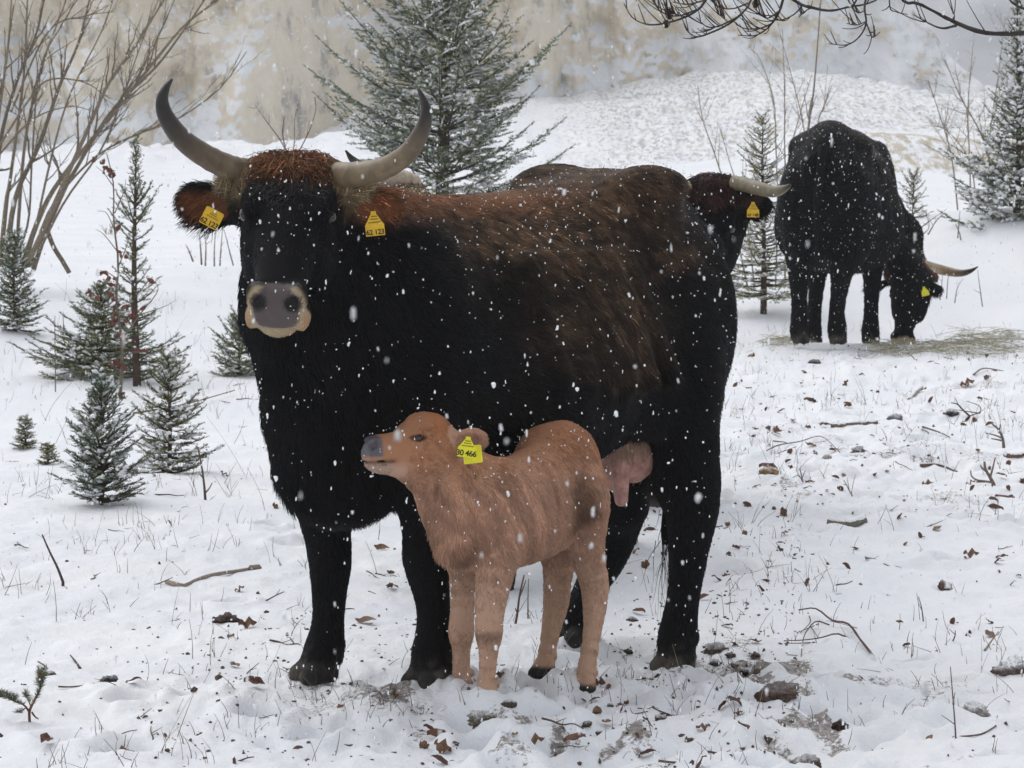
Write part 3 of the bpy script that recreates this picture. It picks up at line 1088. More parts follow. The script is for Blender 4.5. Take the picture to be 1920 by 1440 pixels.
        # ears: rusty lining
        for (e1, e2, e3, ce), e in zip(efr, ears):
            d = P - ce
            L = np.linalg.norm(e[1] - e[0])
            q = np.sqrt((d @ e1 / (.44 * L)) ** 2 + (d @ e2 / (e[3] * .8)) ** 2)
            k = sstep(1.05, .55, q) * sstep(.1, .5, NV @ e3) * (np.abs(d @ e3) < .07)
            c = c + k[:, None] * (np.array([.13, .048, .022]) - c)
        for h in hooves:
            q = np.linalg.norm((P - h[0])[:, :2], axis=1)
            k = sstep(.075, .055, z - h[0][2]) * sstep(.16, .12, q)
            c = c + k[:, None] * (np.array([.030, .027, .026]) - c)
        # wet soil and snow on the feet
        zg = np.min([z - h[0][2] + 4 * np.maximum(np.linalg.norm((P - h[0])[:, :2], axis=1) - .15, 0) for h in hooves], axis=0)
        f = sstep(.12, .03, zg) * sstep(-.1, .25, fbm(x * 22, y * 22, z * 22, 3, 63))
        c = c + f[:, None] * (np.array([.105, .088, .072]) - c) * .7
        return c
    fc = V[Q].mean(1)
    ft, fa, fb_ = head_co(fc)
    npad = (ft > .468) & (np.abs(fa) < .062) & (np.abs(fb_ + .051) < .055) & (fc[:, 0] > .6)
    me = mesh_np('body', V, Q, [M_COAT, M_NOSE], True, colour(V, N), mat_idx=npad.astype(int))
    obj('body', me, root)
    # --- eyes
    for sg in (-1, 1):
        eye(HP(.190, sg * .1035, -.016), root, .0185)
    for h in horns:
        horn('horn', h[0], h[1], root, *h[2:])
    # --- coat
    def weight(P, NV):
        t, a, b = head_co(P)
        w = np.ones(len(P))
        for sg in (-1, 1):
            w = np.where(np.linalg.norm(P - HP(.190, sg * .108, -.016), axis=1) < .017, 0, w)
        w = np.where((t > .462) & (np.abs(a) < .062) & (b > -.115) & (b < .03) & (P[:, 0] > .7), .0, w)
        w = np.where(np.min([P[:, 2] - h[0][2] + 4 * np.maximum(np.linalg.norm((P - h[0])[:, :2], axis=1) - .15, 0) for h in hooves], axis=0) < .05, .05, w)
        return w
    P, NV = roots(V, Q, N, n_fur, weight, rng)
    x, y, z = P[:, 0], P[:, 1], P[:, 2]
    t, a, b = head_co(P)
    D = np.tile([-1.0, 0, -.35], (len(P), 1))
    legm = sstep(.72, .5, z)[:, None]
    D = D * (1 - legm) + legm * np.array([-.15, 0, -1])
    fl = (sstep(.2, -.15, x) * sstep(-.6, -.2, x) * sstep(1.3, 1.0, z))[:, None]
    D = D + fl * np.array([.3, 0, -.9]) * .6
    nkm = sstep(.62, .85, x)[:, None]
    D = D * (1 - nkm) + nkm * np.array([-.5, 0, -.9])
    hm = ((t > -.05) & (np.abs(a) < .16) & (b > -.22) & (x > .7))[:, None]
    sw = P - HP(.13, 0, .035)
    D = np.where(hm, n[None] * .8 + .9 * nrm(sw) * sstep(.16, .02, np.linalg.norm(sw, axis=1))[:, None], D)
    Ln = .021 + .013 * sstep(.5, .85, x) * sstep(.5, .7, z) - .008 * sstep(.55, .40, z) + .010 * (fbm(x * 3, y * 3, z * 3, 2, 66))
    Ln = np.where(hm[:, 0], np.where(t > .36, .008, .014 + .012 * sstep(.2, .05, t)), Ln)
    Ln = Ln + .022 * sstep(.25, .05, np.abs(y)) * sstep(.75, .6, z) * sstep(.5, .75, x) * (~hm[:, 0])
    lift = np.full(len(P), .38)
    for (e1, e2, e3, ce), e in zip(efr, ears):
        L = np.linalg.norm(e[1] - e[0])
        d = P - ce
        m = (np.abs(d @ e1) < .55 * L) & (np.abs(d @ e2) < e[3] * 1.3) & (np.abs(d @ e3) < .06)
        D[m] = e1 + .9 * np.sign(d[m] @ e2)[:, None] * e2 * np.abs(d[m] @ e2)[:, None] / e[3] + np.array([0, 0, -.5])
        Ln[m] = .022 + .022 * sstep(.5, .95, np.abs(d[m] @ e2) / e[3])
    pp = x * .75 - z * .5
    st = fbm(pp * 55, y * 22, (x * .5 + z * .75) * 7, 3, 67)
    cl = colour(P, NV) * np.exp(rng.normal(0, .32, len(P)) + 1.25 * st)[:, None]
    gl = rng.random(len(P)) < .12
    cl[gl] = cl[gl] * 2.4 + .002
    fur_curves('coat', P, NV, D, Ln * fur_len, cl, fur_r, lift, M_FUR, root, K=4, rng=rng)
    # --- long curly hair of the poll
    if poll:
        wp = lambda P, NV: ((((P - O) @ n) < .085) & (((P - O) @ n) > -.07) & (np.abs((P - O) @ l) < .165) & (((P - O) @ u) > -.055 + .04 * (np.abs((P - O) @ l) > .085)) & (((P - O) @ n) < .085 - .045 * (np.abs((P - O) @ l) > .075)) & (P[:, 0] > .6)).astype(float)
        P2, N2 = roots(V, Q, N, poll, wp, rng)
        a2 = (P2 - O) @ l
        D2 = n * .50 + l[None] * np.clip(a2 / .09, -1.3, 1.3)[:, None] * .9 + u * .15 + .45 * rng.normal(size=P2.shape)
        side = sstep(.045, .075, np.abs(a2) + .018 * rng.normal(size=len(a2)))[:, None]
        mixn = fbm(P2[:, 0] * 30, P2[:, 1] * 30, P2[:, 2] * 30, 2, 69) + .55 * rng.normal(size=len(P2))
        low = sstep(.03, .085, (P2 - O) @ n)
        c2 = np.array(poll_tone)[None] * np.where(mixn > .55, 1.7, np.where(mixn < -.45 + .5 * low, .28, 1.05))[:, None]
        c2 = np.where((mixn > .75)[:, None], c2 * np.array([.85, 1.25, 1.5]), c2)
        c2 = c2 * (1 - side) + np.array(poll_side) * side
        c2 = c2 * np.exp(rng.normal(0, .40, len(P2)) + .7 * fbm(P2[:, 0] * 45, P2[:, 1] * 45, P2[:, 2] * 45, 2, 68))[:, None]
        fur_curves('poll_hair', P2, N2, D2, (.052 - .018 * side[:, 0]) * (.8 + .5 * rng.random(len(P2))), c2, fur_r * 1.15, .55, M_FUR, root, K=8, wave=.30, droop=.45, clump=.8, cf=24, rng=rng)
    if poll > 4000:
        wf = lambda P, NV: ((((P - O) @ n) > .055) & (((P - O) @ n) < .20) & (np.abs((P - O) @ l) < .10) & (((P - O) @ u) > -.01) & (P[:, 0] > .6)) * np.exp(-(((P - O) @ n - .085) / .055) ** 2 - (((P - O) @ l) / .060) ** 2)
        P3, N3 = roots(V, Q, N, 2000, wf, rng)
        w3 = P3 - HP(.13, 0, .035)
        D3 = nrm(w3) + .35 * np.cross(nrm(w3), u) + .35 * rng.normal(size=P3.shape) + .3 * n
        fur_curves('forehead_curls', P3, N3, D3, np.full(len(P3), .025), np.tile([.007, .0068, .0075], (len(P3), 1)), fur_r * 1.1, .50, M_CURL, root, K=8, wave=.30, droop=.3, clump=.9, cf=30, rng=rng)
    if tail:
        tp = spline(tail if tail is not True else [(-.78, 0, 1.20), (-.835, 0, 1.12), (-.845, .0, .95), (-.83, .0, .75), (-.82, .02, .55)], 24)
        bd = Build()
        bd.tube(tp, np.linspace(.032, .014, 24), 10, BLACK)
        to = obj('tail', bd.mesh('tail', M_COAT), root)
        k = 80
        i = rng.integers(10, 24, k)
        PP = tp[i] + .012 * rng.normal(size=(k, 3))
        NN = nrm(rng.normal(size=(k, 3)) * np.array([1, 1, .2]))
        fur_curves('tail_switch', PP, NN, np.tile([0, 0, -1.0], (k, 1)) + .15 * rng.normal(size=(k, 3)), np.where(i > 19, .16, .05), np.tile(BLACK * 1.3, (k, 1)),
                   .0011, .10, M_FUR, to, K=9, wave=.09, droop=.3, clump=.25, cf=14, rng=rng)
    if speck:
        o = specks('settled_snow', V, N, speck, .0016, root, rng, lambda P, NV: (.25 + np.maximum(NV[:, 2], 0) + .8 * sstep(.02, .1, (P - O) @ u) * (P[:, 0] > .75)) * (P[:, 2] > .3), off=.010)
        o['kind'] = 'stuff'
    if extra:
        extra(root, HP, V, N, rng, efr)
    return root, HP

def LR(pts):
    return [tuple(p) for p in pts]

# ---- the black cow in front
fr = Frame(.01, 10.0, 0.0, math.pi + math.radians(50))
def pl(px, py, Y):
    return fr.l(at(px, py, Y))
def leg_px(rows, lead=()):
    return list(lead) + [(*pl(x, y, Y), r / (FPX / Y) - .0075) for x, y, Y, r in rows]
legs = [
    leg_px([(612, 982, 9.67, 46), (619, 1047, 9.665, 37), (618, 1085, 9.66, 30), (617, 1120, 9.67, 27), (615, 1169, 9.67, 27), (609, 1215, 9.66, 33), (600, 1242, 9.64, 35)], [(.60, -.20, .66, .115)]),
    leg_px([(802, 985, 9.42, 46), (800, 1044, 9.40, 41), (805, 1085, 9.40, 33), (811, 1120, 9.41, 28), (814, 1165, 9.41, 28), (812, 1215, 9.40, 34), (806, 1255, 9.38, 36)], [(.60, .20, .66, .115)]),
    leg_px([(1280, 835, 10.30, 68), (1288, 905, 10.36, 60), (1297, 955, 10.38, 47), (1293, 1010, 10.37, 37), (1288, 1060, 10.35, 31), (1282, 1112, 10.34, 28), (1272, 1180, 10.32, 33), (1266, 1222, 10.30, 34)], [(-.48, .18, .86, .14)]),
    leg_px([(1160, 900, 10.48, 60), (1155, 985, 10.58, 44), (1137, 1045, 10.60, 35), (1110, 1095, 10.57, 28), (1090, 1140, 10.54, 27), (1078, 1172, 10.52, 31)], [(-.48, -.18, .84, .14)]),
]
F_, L_ = np.array([1.0, 0, 0]), np.array([0, 1.0, 0])
hooves = [(pl(594, 1282, 9.64), .052, nrm([.95, -.3, 0]), nrm([.3, .95, 0])), (pl(806, 1298, 9.38), .054, F_, L_),
          (pl(1266, 1266, 10.29), .052, F_, L_), (pl(1074, 1214, 10.51), .052, F_, L_)]
n, l, u = head_axes(fr.d([-.045, -.79, -.60]), math.radians(2.8))
O = pl(552, 306, 9.20)
EY = 9.17
hr = [([pl(470, 322, 9.19), pl(440, 317, 9.17), pl(395, 298, 9.13), pl(345, 264, 9.08), pl(313, 222, 9.04), pl(304, 190, 9.03), pl(311, 165, 9.04), pl(322, 149, 9.06)],
       [25 / 745, 24 / 745, 22.5 / 745, 20 / 745, 16 / 745, 12 / 745, 7.5 / 745, 3 / 745], .50, (.145, .105, .066)),
      ([pl(632, 328, 9.16), pl(665, 327, 9.12), pl(715, 318, 9.06), pl(762, 289, 9.0), pl(791, 246, 8.96), pl(799, 210, 8.96), pl(793, 185, 8.97), pl(784, 166, 8.98)],
       [24 / 745, 23.5 / 745, 21 / 745, 18.5 / 745, 15 / 745, 10.5 / 745, 6.5 / 745, 2.5 / 745], .60, (.22, .165, .100))]
cam_l = fr.d([.05, -1, .1])
ears = [(pl(458, 398, 9.22), pl(331, 374, 9.27), cam_l + fr.d([-.15, 0, -.25]), .057, .019), (pl(640, 398, 9.20), pl(757, 384, 9.30), fr.d([.5, -.8, -.1]), .050, .019)]

def main_extra(root, HP, V, N, rng, efr):
    z1 = fr.d([-.25, -1, .05])
    ear_tag(root, plane_matrix(pl(397, 409, 9.14), fr.d([.8, 0, -.42]), z1 + fr.d([.15, 0, 0])), '62 123', .050, .046, .019, bell=False)
    ear_tag(root, plane_matrix(pl(702, 419, 9.10), fr.d([1, .1, .10]), fr.d([.1, -1, .12])), '62 123', .048, .062, .018)
    # udder
    fd = Field(pl(1180, 850, 10.3) - .3, pl(1180, 850, 10.3) + .3, .007)
    c = pl(1176, 822, 10.33)
    fd.ell(c - np.array([0, 0, .02]), (.125, .11, .10), k=.04)
    ts = [(pl(1160, 868, 10.20), pl(1165, 938, 10.17)), (pl(1143, 862, 10.28), pl(1139, 910, 10.28)), (pl(1192, 862, 10.32), pl(1190, 890, 10.32)), (pl(1165, 862, 10.40), pl(1168, 905, 10.40))]
    for a, b in ts:
        fd.cone(a + np.array([0, 0, .05]), b, .038, .019, k=.03)
    uv, uq = fd.mesh()
    uv = relax(uv, uq, 3)
    tz = sstep(c[2] + .01, c[2] - .08, uv[:, 2])
    col = np.array([.20, .135, .095]) * (1 - tz)[:, None] + np.array([.42, .225, .19]) * tz[:, None]
    uo = obj('udder', mesh_np('udder', uv, uq, M_UDDER, True, col), root)
    un = normals(uv, uq)
    P, NV = roots(uv, uq, un, 2600, lambda P, NV: sstep(c[2] - .09, c[2] + .02, P[:, 2]) + .04, rng)
    fur_curves('udder_hair', P, NV, np.tile([-.3, 0, -1.0], (len(P), 1)), np.full(len(P), .018), np.tile([.30, .20, .13], (len(P), 1)) * np.exp(rng.normal(0, .25, (len(P), 1))), .0007, .5, M_FUR, uo, rng=rng)

bovine('cow', 'large black cow with upright pale horns and brown back, facing the camera beside the calf', fr, legs, hooves, (O, n, l, u), hr, ears,
       .0095, 230000, .00095, 'cattle in the snow', speck=1500, extra=main_extra, poll=5200,
       tail=[(-.78, 0, 1.20), (-.835, 0, 1.12), (-.845, .0, .95), (-.83, -.02, .72), (-.80, -.06, .48), tuple(pl(1250, 985, 10.62)), tuple(pl(1250, 1020, 10.62))])

# ---- legs the others stand on
def std_legs(ground_z=0.0, shift=(0, 0, 0, 0), swing=(0, 0, 0, 0), front_z=0.0):
    L, H = [], []
    for i, sg in enumerate((-1, 1)):
        dx, dy = shift[i], swing[i]
        y = sg * .17
        L.append([(.60, sg * .19, .66, .11), (.60 + dx * .4, y + dy * .4, .48, .068), (.61 + dx * .6, y + dy * .6, .36, .050), (.60 + dx * .8, y + dy * .8, .24 + front_z * .6, .039), (.60 + dx, y + dy, .13 + front_z, .045), (.61 + dx, y + dy, .075 + front_z, .048)])
        H.append((np.array([.62 + dx, y + dy, ground_z + front_z]), .052, F_, L_))
    for i, sg in enumerate((-1, 1)):
        dx, dy = shift[2 + i], swing[2 + i]
        y = sg * .15
        L.append([(-.48, sg * .17, .86, .14), (-.52, y + .02 * sg, .62, .095), (-.66 + dx * .5, y + dy * .5, .48, .062), (-.65 + dx * .7, y + dy * .7, .38, .048), (-.62 + dx, y + dy, .22, .040), (-.60 + dx, y + dy, .12, .046), (-.59 + dx, y + dy, .075, .048)])
        H.append((np.array([-.57 + dx, y + dy, ground_z]), .052, F_, L_))
    return L, H

# ---- the cow grazing farther off, seen from behind
g_al = math.radians(12)
_gp = at(1548, 647, 22.7)
fg = Frame(_gp[0] + .57 * math.sin(g_al), 22.7 + .57 * math.cos(g_al), _gp[2], math.pi / 2 - g_al)
def gl_(px, py, Y):
    return fg.l(at(px, py, Y))
L, H = std_legs(0.0, (0, 0, 0, 0), (0.02, 0.06, .075, .01), front_z=-.095)
n, l, u = head_axes(fg.d([-.10, .33, -.94]), .0)
l = nrm(fg.d([-1, -.1, .06]) - (fg.d([-1, -.1, .06]) @ n) * n)
u = np.cross(n, l)
O = gl_(1708, 505, 24.0)
hr = [([gl_(1712, 503, 24.0), gl_(1726, 497, 24.0), gl_(1760, 505, 24.2), gl_(1795, 512, 24.15), gl_(1817, 509, 24.1), gl_(1834, 500, 24.05)], [.034, .036, .034, .026, .017, .003], .75, (.34, .25, .15)),
      ([gl_(1672, 505, 24.2), gl_(1650, 497, 24.2), gl_(1620, 503, 24.2), gl_(1585, 505, 24.2), gl_(1560, 498, 24.2)], [.034, .036, .03, .02, .003], .75)]
ears = [(gl_(1722, 532, 23.95), gl_(1766, 550, 23.8), fg.d([.2, 1, -.2]), .045, .018), (gl_(1662, 530, 24.2), gl_(1620, 545, 24.2), fg.d([-.2, -1, -.2]), .042, .017)]
def graze_extra(root, HP, V, N, rng, efr):
    ear_tag(root, plane_matrix(gl_(1734, 546, 23.72), fg.d([1, 0, .25]), fg.d([.1, -1, .1])), '', .05, .062, .018, M_TAG2)
bovine('cow', 'black cow seen from behind, grazing with its head down on the hay at the right', fg, L, H, (O, n, l, u), hr, ears, .016, 70000, .0019,
       'cattle in the snow', neck=[(.58, 0, 1.00, .24), (.86, -.10, .80, .19), (1.10, -.28, .62, .125)], brown=.12, rng_seed=8, speck=900, dewlap=False, extra=graze_extra,
       poll=900, poll_side=(.12, .06, .04), fur_len=1.3, torso=[(t, w * 1.17, a + .03 * (t < -.3), b - .09 * (t > -.7)) for t, w, a, b in COW_TORSO], poll_tone=(.16, .06, .035), hook=.09, pear=.30,
       tail=[(-.78, .0, 1.24), (-.85, 0, 1.14), (-.855, .02, .95), (-.80, .03, .75), (-.74, .03, .60)])

# ---- the cow whose head shows over the rump of the first
fb = Frame(.145, 14.16, -.02, math.radians(-55), .93)
def bl_(px, py, Y):
    return fb.l(at(px, py, Y))
L, H = std_legs(0.0, swing=(0, -.06, 0, 0))
n, l, u = head_axes(fb.d([-.20, -.50, -.86]), math.radians(3))
O = bl_(1336, 345, 13.35)
hr = [([bl_(1375, 343, 13.30), bl_(1396, 346, 13.27), bl_(1425, 354, 13.20), bl_(1452, 359, 13.15), bl_(1470, 354, 13.11), bl_(1482, 347, 13.08)], [.029, .029, .027, .023, .015, .005], .95, (.21, .175, .11)),
      ([bl_(1298, 352, 13.35), bl_(1275, 362, 13.35), bl_(1248, 382, 13.35), bl_(1220, 395, 13.35), bl_(1200, 395, 13.35)], [.030, .032, .031, .022, .005], .95, (.33, .26, .165))]
ears = [(bl_(1380, 390, 13.35), bl_(1449, 386, 13.30), fb.d([.1, 1, -.3]), .054, .018), (bl_(1287, 384, 13.40), bl_(1230, 382, 13.40), fb.d([-.2, -1, -.2]), .040, .017)]
def b_extra(root, HP, V, N, rng, efr):
    ear_tag(root, plane_matrix(bl_(1412, 393, 13.20), fb.d([1, 0, .0]), fb.d([.1, -1, .1])), '41 648', .048, .060, .017)
bovine('cow', 'black cow with curly dark red poll looking over the rump of the large cow', fb, L, H, (O, n, l, u), hr, ears, .016, 60000, .0014,
       'cattle in the snow', torso=[(t, w, a + .05 - .125 * sstep(.35, -.35, t), b) for t, w, a, b in COW_TORSO], hook=.10, brown=.2, rng_seed=9, speck=300, extra=b_extra, poll=3200, poll_tone=(.052, .022, .018), poll_side=(.035, .018, .016), tail=True)

# ---- the cow hidden behind the neck of the first: its back and one pale horn show
fdn = Frame(.04, 12.15, -.05, math.pi + math.radians(66), .90)
def dl_(px, py, Y):
    return fdn.l(at(px, py, Y))
n, l, u = head_axes(fdn.d([-.55, -.55, -.62]), 0)
O = dl_(742, 352, 11.55)
hr = [([dl_(780, 345, 11.55), dl_(757, 338, 11.52), dl_(720, 333, 11.48), dl_(680, 314, 11.45), dl_(660, 298, 11.44), dl_(648, 282, 11.43)], [.030, .033, .030, .021, .012, .003], .72, (.42, .34, .26)),
      ([dl_(735, 345, 11.70), dl_(700, 345, 11.75), dl_(650, 342, 11.78), dl_(610, 332, 11.78), dl_(585, 318, 11.78)], [.030, .032, .028, .018, .003], .7)]
ears = [(dl_(760, 372, 11.5), dl_(800, 388, 11.45), fdn.d([.2, -1, -.2]), .040, .017), (dl_(700, 372, 11.75), dl_(650, 385, 11.8), fdn.d([-.2, -1, -.2]), .040, .017)]
L, H = std_legs(0.0, swing=(.12, 0, 0, 0))
bovine('cow', 'cow hidden behind the neck of the large cow, only one pale horn showing', fdn, L, H, (O, n, l, u), hr, ears, .016, 60000, .0014,
       'cattle in the snow', brown=.12, rng_seed=10, speck=500, poll=900, poll_tone=(.16, .09, .06), fur_len=1.3)
# ------------------------------------------------------------------ the calf
def calf():
    rng = np.random.default_rng(21)
    f = Frame(.0235, 9.385, 0.0, math.pi + math.radians(54))
    P_ = lambda px, py, Y: f.l(at(px, py, Y))
    root = empty('calf', f.loc, f.yaw)
    tag(root, 'small ginger calf with raised head and yellow ear tag standing under the large cow', 'calf')
    def leg(rows, lead):
        return [lead] + [(*P_(x, y, Y), r / (FPX / Y) * .92 - .004) for x, y, Y, r in rows]
    legs = [leg([(868, 1100, 9.34, 27), (866, 1165, 9.34, 25), (865, 1195, 9.34, 21), (865, 1235, 9.34, 18), (864, 1278, 9.34, 19)], (.17, -.055, .45, .055)),
            leg([(926, 1085, 9.18, 38), (918, 1145, 9.17, 31), (917, 1192, 9.16, 25), (915, 1238, 9.16, 18.5), (912, 1285, 9.16, 19.5), (911, 1305, 9.15, 20)], (.17, .055, .46, .065)),
            leg([(1045, 1040, 9.63, 36), (1044, 1105, 9.65, 28), (1041, 1140, 9.66, 25), (1032, 1185, 9.65, 19.5), (1024, 1235, 9.64, 18.5), (1020, 1255, 9.63, 19)], (-.175, -.06, .53, .07)),
            leg([(1095, 960, 9.47, 50), (1099, 1030, 9.49, 37), (1114, 1090, 9.53, 30), (1115, 1135, 9.54, 25), (1111, 1180, 9.53, 19.5), (1102, 1240, 9.51, 19), (1097, 1275, 9.50, 20)], (-.175, .06, .55, .08))]
    hooves = [(P_(864, 1304, 9.33), .028), (P_(911, 1327, 9.15), .029), (P_(1018, 1272, 9.62), .028), (P_(1094, 1305, 9.49), .029)]
    torso = [(-.255, .022, .635, .53), (-.235, .060, .690, .475), (-.195, .086, .728, .425), (-.14, .098, .718, .395), (-.08, .104, .676, .380), (.02, .110, .650, .368),
             (.12, .104, .645, .365), (.20, .092, .642, .372), (.26, .072, .622, .395), (.31, .045, .600, .43)]
    zlo = min(h[0][2] for h in hooves) - .01
    n, l, u = head_axes(f.d([-.83, -.44, -.015]), math.radians(-2))
    O = P_(828, 803, 9.16)
    lo, hi = np.array([-.42, -.3, zlo]), np.array([.75, .35, .95])
    fd = Field(lo, hi, .0058)
    fd.loft([0, 0, 0], [1, 0, 0], [0, 1, 0], [0, 0, 1], torso, p=2.2, k=.02, pear=.12)
    for sg in (-1, 1):
        fd.ell((-.165, sg * .066, .56), (.085, .048, .14), k=.05)
        fd.ell((.17, sg * .068, .52), (.075, .042, .14), k=.05)
    back = O + .02 * n - .055 * u
    fd.chain([(.20, 0, .55, .085), (*P_(850, 898, 9.22), .074), (*(back), .060)], k=.06)
    fd.chain([(.26, 0, .45, .048), (*P_(832, 950, 9.18), .036), (*P_(792, 885, 9.13), .034)], k=.06)
    for c in legs:
        fd.chain(c, k=.014)
    for q, r in ((P_(916, 1182, 9.15), .031), (P_(864, 1184, 9.33), .029)):
        fd.ell(q, (r, r * .9, r * 1.25), k=.02)                                # knees
    for q, r in ((P_(1121, 1098, 9.55), .023), (P_(1050, 1112, 9.67), .022)):
        fd.ell(q - np.array([.012, 0, -.006]), (r, r * .8, r * 1.5), k=.02)    # hocks
    for p, r in hooves:
        add_hoof(fd, p, r, F_, L_)
    HP = add_head(fd, O, n, l, u, 1.0, CALF_HEAD, cow=False)
    ears = [(P_(846, 833, 9.13), P_(913, 820, 9.12), f.d([.12, -.9, -.30]), .036, .012), (P_(770, 812, 9.26), P_(742, 782, 9.34), f.d([-.8, -.5, -.2]), .028, .011)]
    efr = [add_ear(fd, *e) for e in ears]
    V, Q = fd.mesh()
    V = relax(V, Q, 2)
    N = normals(V, Q)
    def colour(P, NV):
        x, y, z = P[:, 0], P[:, 1], P[:, 2]
        s = fbm(x * 14, y * 14, z * 14, 3, 91)
        s2 = fbm(x * 60, y * 60, z * 30, 2, 92)
        base, red, pale = np.array([.43, .250, .170]), np.array([.37, .180, .100]), np.array([.48, .315, .225])
        k = sstep(.56, .70, z + .03 * s)[:, None]
        c = base + k * (red - base)
        k = (sstep(.47, .30, z + .05 * s) * .7)[:, None]
        c = c + k * (pale - c)
        d = P - O
        t, a, b = d @ n, d @ l, d @ u
        hd = (t > -.06) & (t < .3) & (x > .15) & (b > -.16) & (np.abs(a) < .12)
        k = (hd * sstep(.10, .02, t) * sstep(-.05, .0, b))[:, None]
        c = c + k * (np.array([.34, .140, .065]) - c)
        k = (hd * sstep(-.065, -.10, b) * sstep(.09, .15, t) * .8)[:, None]
        c = c + k * (np.array([.50, .335, .245]) - c)
        k = (hd * sstep(.15, .17, t) * sstep(-.068, -.078, b) * .9)[:, None]
        c = c + k * (np.array([.40, .285, .225]) - c)
        pad = hd * sstep(.180, .192, t + .25 * np.minimum(b + .03, 0) * 0) * sstep(-.062, -.056, b)
        c = c + pad[:, None] * (np.array([.10, .092, .105]) - c)
        for sg in (-1, 1):
            q = np.linalg.norm(P - HP(.208, sg * .030, -.030), axis=1)
            c = c * (1 - .93 * sstep(.014, .006, q))[:, None]
            e = P - HP(.092, sg * .056, -.016)
            q = np.sqrt((e @ n / .020) ** 2 + (e @ u / .008) ** 2)
            c = c * (1 - .75 * sstep(1.3, .8, q) * (hd & (np.sign(a) == sg)))[:, None]
        line = hd * sstep(.0075, .0025, np.abs(b + .072)) * sstep(.14, .16, t)
        c = c * (1 - .7 * line)[:, None]
        for (e1, e2, e3, ce), e in zip(efr, ears):
            dd = P - ce
            L = np.linalg.norm(e[1] - e[0])
            q = np.sqrt((dd @ e1 / (.42 * L)) ** 2 + (dd @ e2 / (e[3] * .75)) ** 2)
            inn = (np.abs(dd @ e1) < .55 * L) & (np.abs(dd @ e2) < e[3] * 1.3) & (np.abs(dd @ e3) < .03)
            c = c + (inn * .6)[:, None] * (np.array([.50, .325, .24]) - c)
            k = sstep(1.0, .4, q) * sstep(.2, .6, NV @ e3) * inn
            c = c + k[:, None] * (np.array([.36, .19, .155]) - c)
        # wet dark patch on the flank and behind the elbow, dark knees
        def blot(px, py, Y, rx, rz, amt, tone):
            nonlocal c
            q = P - P_(px, py, Y)
            m = amt * sstep(1.25, .35, np.sqrt((q[:, 0] / rx) ** 2 + (q[:, 2] / rz) ** 2) + .35 * s + .15 * s2) * (y > 0)
            c = c + m[:, None] * (np.array(tone) - c)
        blot(1085, 935, 9.42, .055, .088, .80, (.105, .058, .036))
        blot(1062, 965, 9.42, .03, .045, .6, (.10, .055, .035))
        blot(848, 1030, 9.15, .035, .05, .55, (.15, .075, .042))
        blot(912, 1192, 9.14, .04, .014, .5, (.14, .085, .055))
        blot(1022, 930, 9.35, .01, .10, .35, (.2, .09, .045))
        for hp, hr_ in hooves:
            q = np.linalg.norm((P - hp)[:, :2], axis=1)
            h = sstep(.040, .028, z - hp[2]) * sstep(.10, .07, q)
            c = c + h[:, None] * (np.array([.025, .022, .022]) - c)
        return c
    fd_ = V[Q].mean(1) - O
    npad = (fd_ @ n > .186) & (fd_ @ u > -.070) & (np.abs(fd_ @ l) < .05) & (fd_ @ n < .26)
    obj('body', mesh_np('body', V, Q, [M_COAT, M_NOSE], True, colour(V, N), mat_idx=npad.astype(int)), root)
    eye(HP(.092, .0535, -.016), root, .0095)
    eye(HP(.092, -.0535, -.016), root, .0095)
    def weight(P, NV):
        d = P - O
        t, a, b = d @ n, d @ l, d @ u
        w = np.ones(len(P))
        w = np.where((t > .182) & (b > -.074) & (P[:, 0] > .2), 0, w)
        w = np.where((np.abs(t - .092) < .020) & (np.abs(b + .016) < .009) & (P[:, 0] > .15), 0, w)
        w = np.where(np.min([P[:, 2] - hp[2] + 4 * np.maximum(np.linalg.norm((P - hp)[:, :2], axis=1) - .1, 0) for hp, _ in hooves], axis=0) < .030, 0, w)
        return w
    P, NV = roots(V, Q, N, 190000, weight, rng)
    x, y, z = P[:, 0], P[:, 1], P[:, 2]
    d = P - O
    t, a, b = d @ n, d @ l, d @ u
    D = np.tile([-.55, 0, -.75], (len(P), 1))
    lg = sstep(.46, .34, z)[:, None]
    D = D * (1 - lg) + lg * np.array([-.1, 0, -1])
    nk = sstep(.20, .32, x)[:, None]
    D = D * (1 - nk) + nk * np.array([-.45, 0, -.8])
    hm = ((t > -.02) & (t < .3) & (x > .2) & (b > -.13) & (np.abs(a) < .1))[:, None]
    D = np.where(hm, -n[None] * .8 - .3 * u[None] + .7 * l[None] * np.sign(a)[:, None] * .4, D)
    Ln = np.full(len(P), .015)
    Ln = Ln - .006 * sstep(.42, .30, z)
    Ln = Ln + .012 * sstep(.27, .33, x) * sstep(.56, .45, z)
    Ln = np.where(hm[:, 0], np.where(t > .13, .006, .011), Ln)
    for (e1, e2, e3, ce), e in zip(efr, ears):
        dd = P - ce
        L = np.linalg.norm(e[1] - e[0])
        m = (np.abs(dd @ e1) < .55 * L) & (np.abs(dd @ e2) < e[3] * 1.3) & (np.abs(dd @ e3) < .03)
        D[m] = e1
        Ln[m] = .010
    st = fbm((x * .8 - z * .5) * 70, y * 30, (x * .5 + z * .8) * 9, 3, 95)
    cl = colour(P, NV) * np.exp(rng.normal(0, .18, len(P)) + (.26 + .40 * sstep(.0, .12, x) * sstep(.38, .48, z) * (~hm[:, 0])) * st)[:, None]
    fur_curves('coat', P, NV, D, Ln, cl, .00075, .42, M_CALF_FUR, root, K=4, droop=.3, clump=.75, cf=46, seed=31, rng=rng)
    # tail tucked behind
    tp = spline([(-.285, 0, .655), (-.315, -.01, .60), (-.315, -.02, .50), (-.30, -.03, .40)], 16)
    bd = Build()
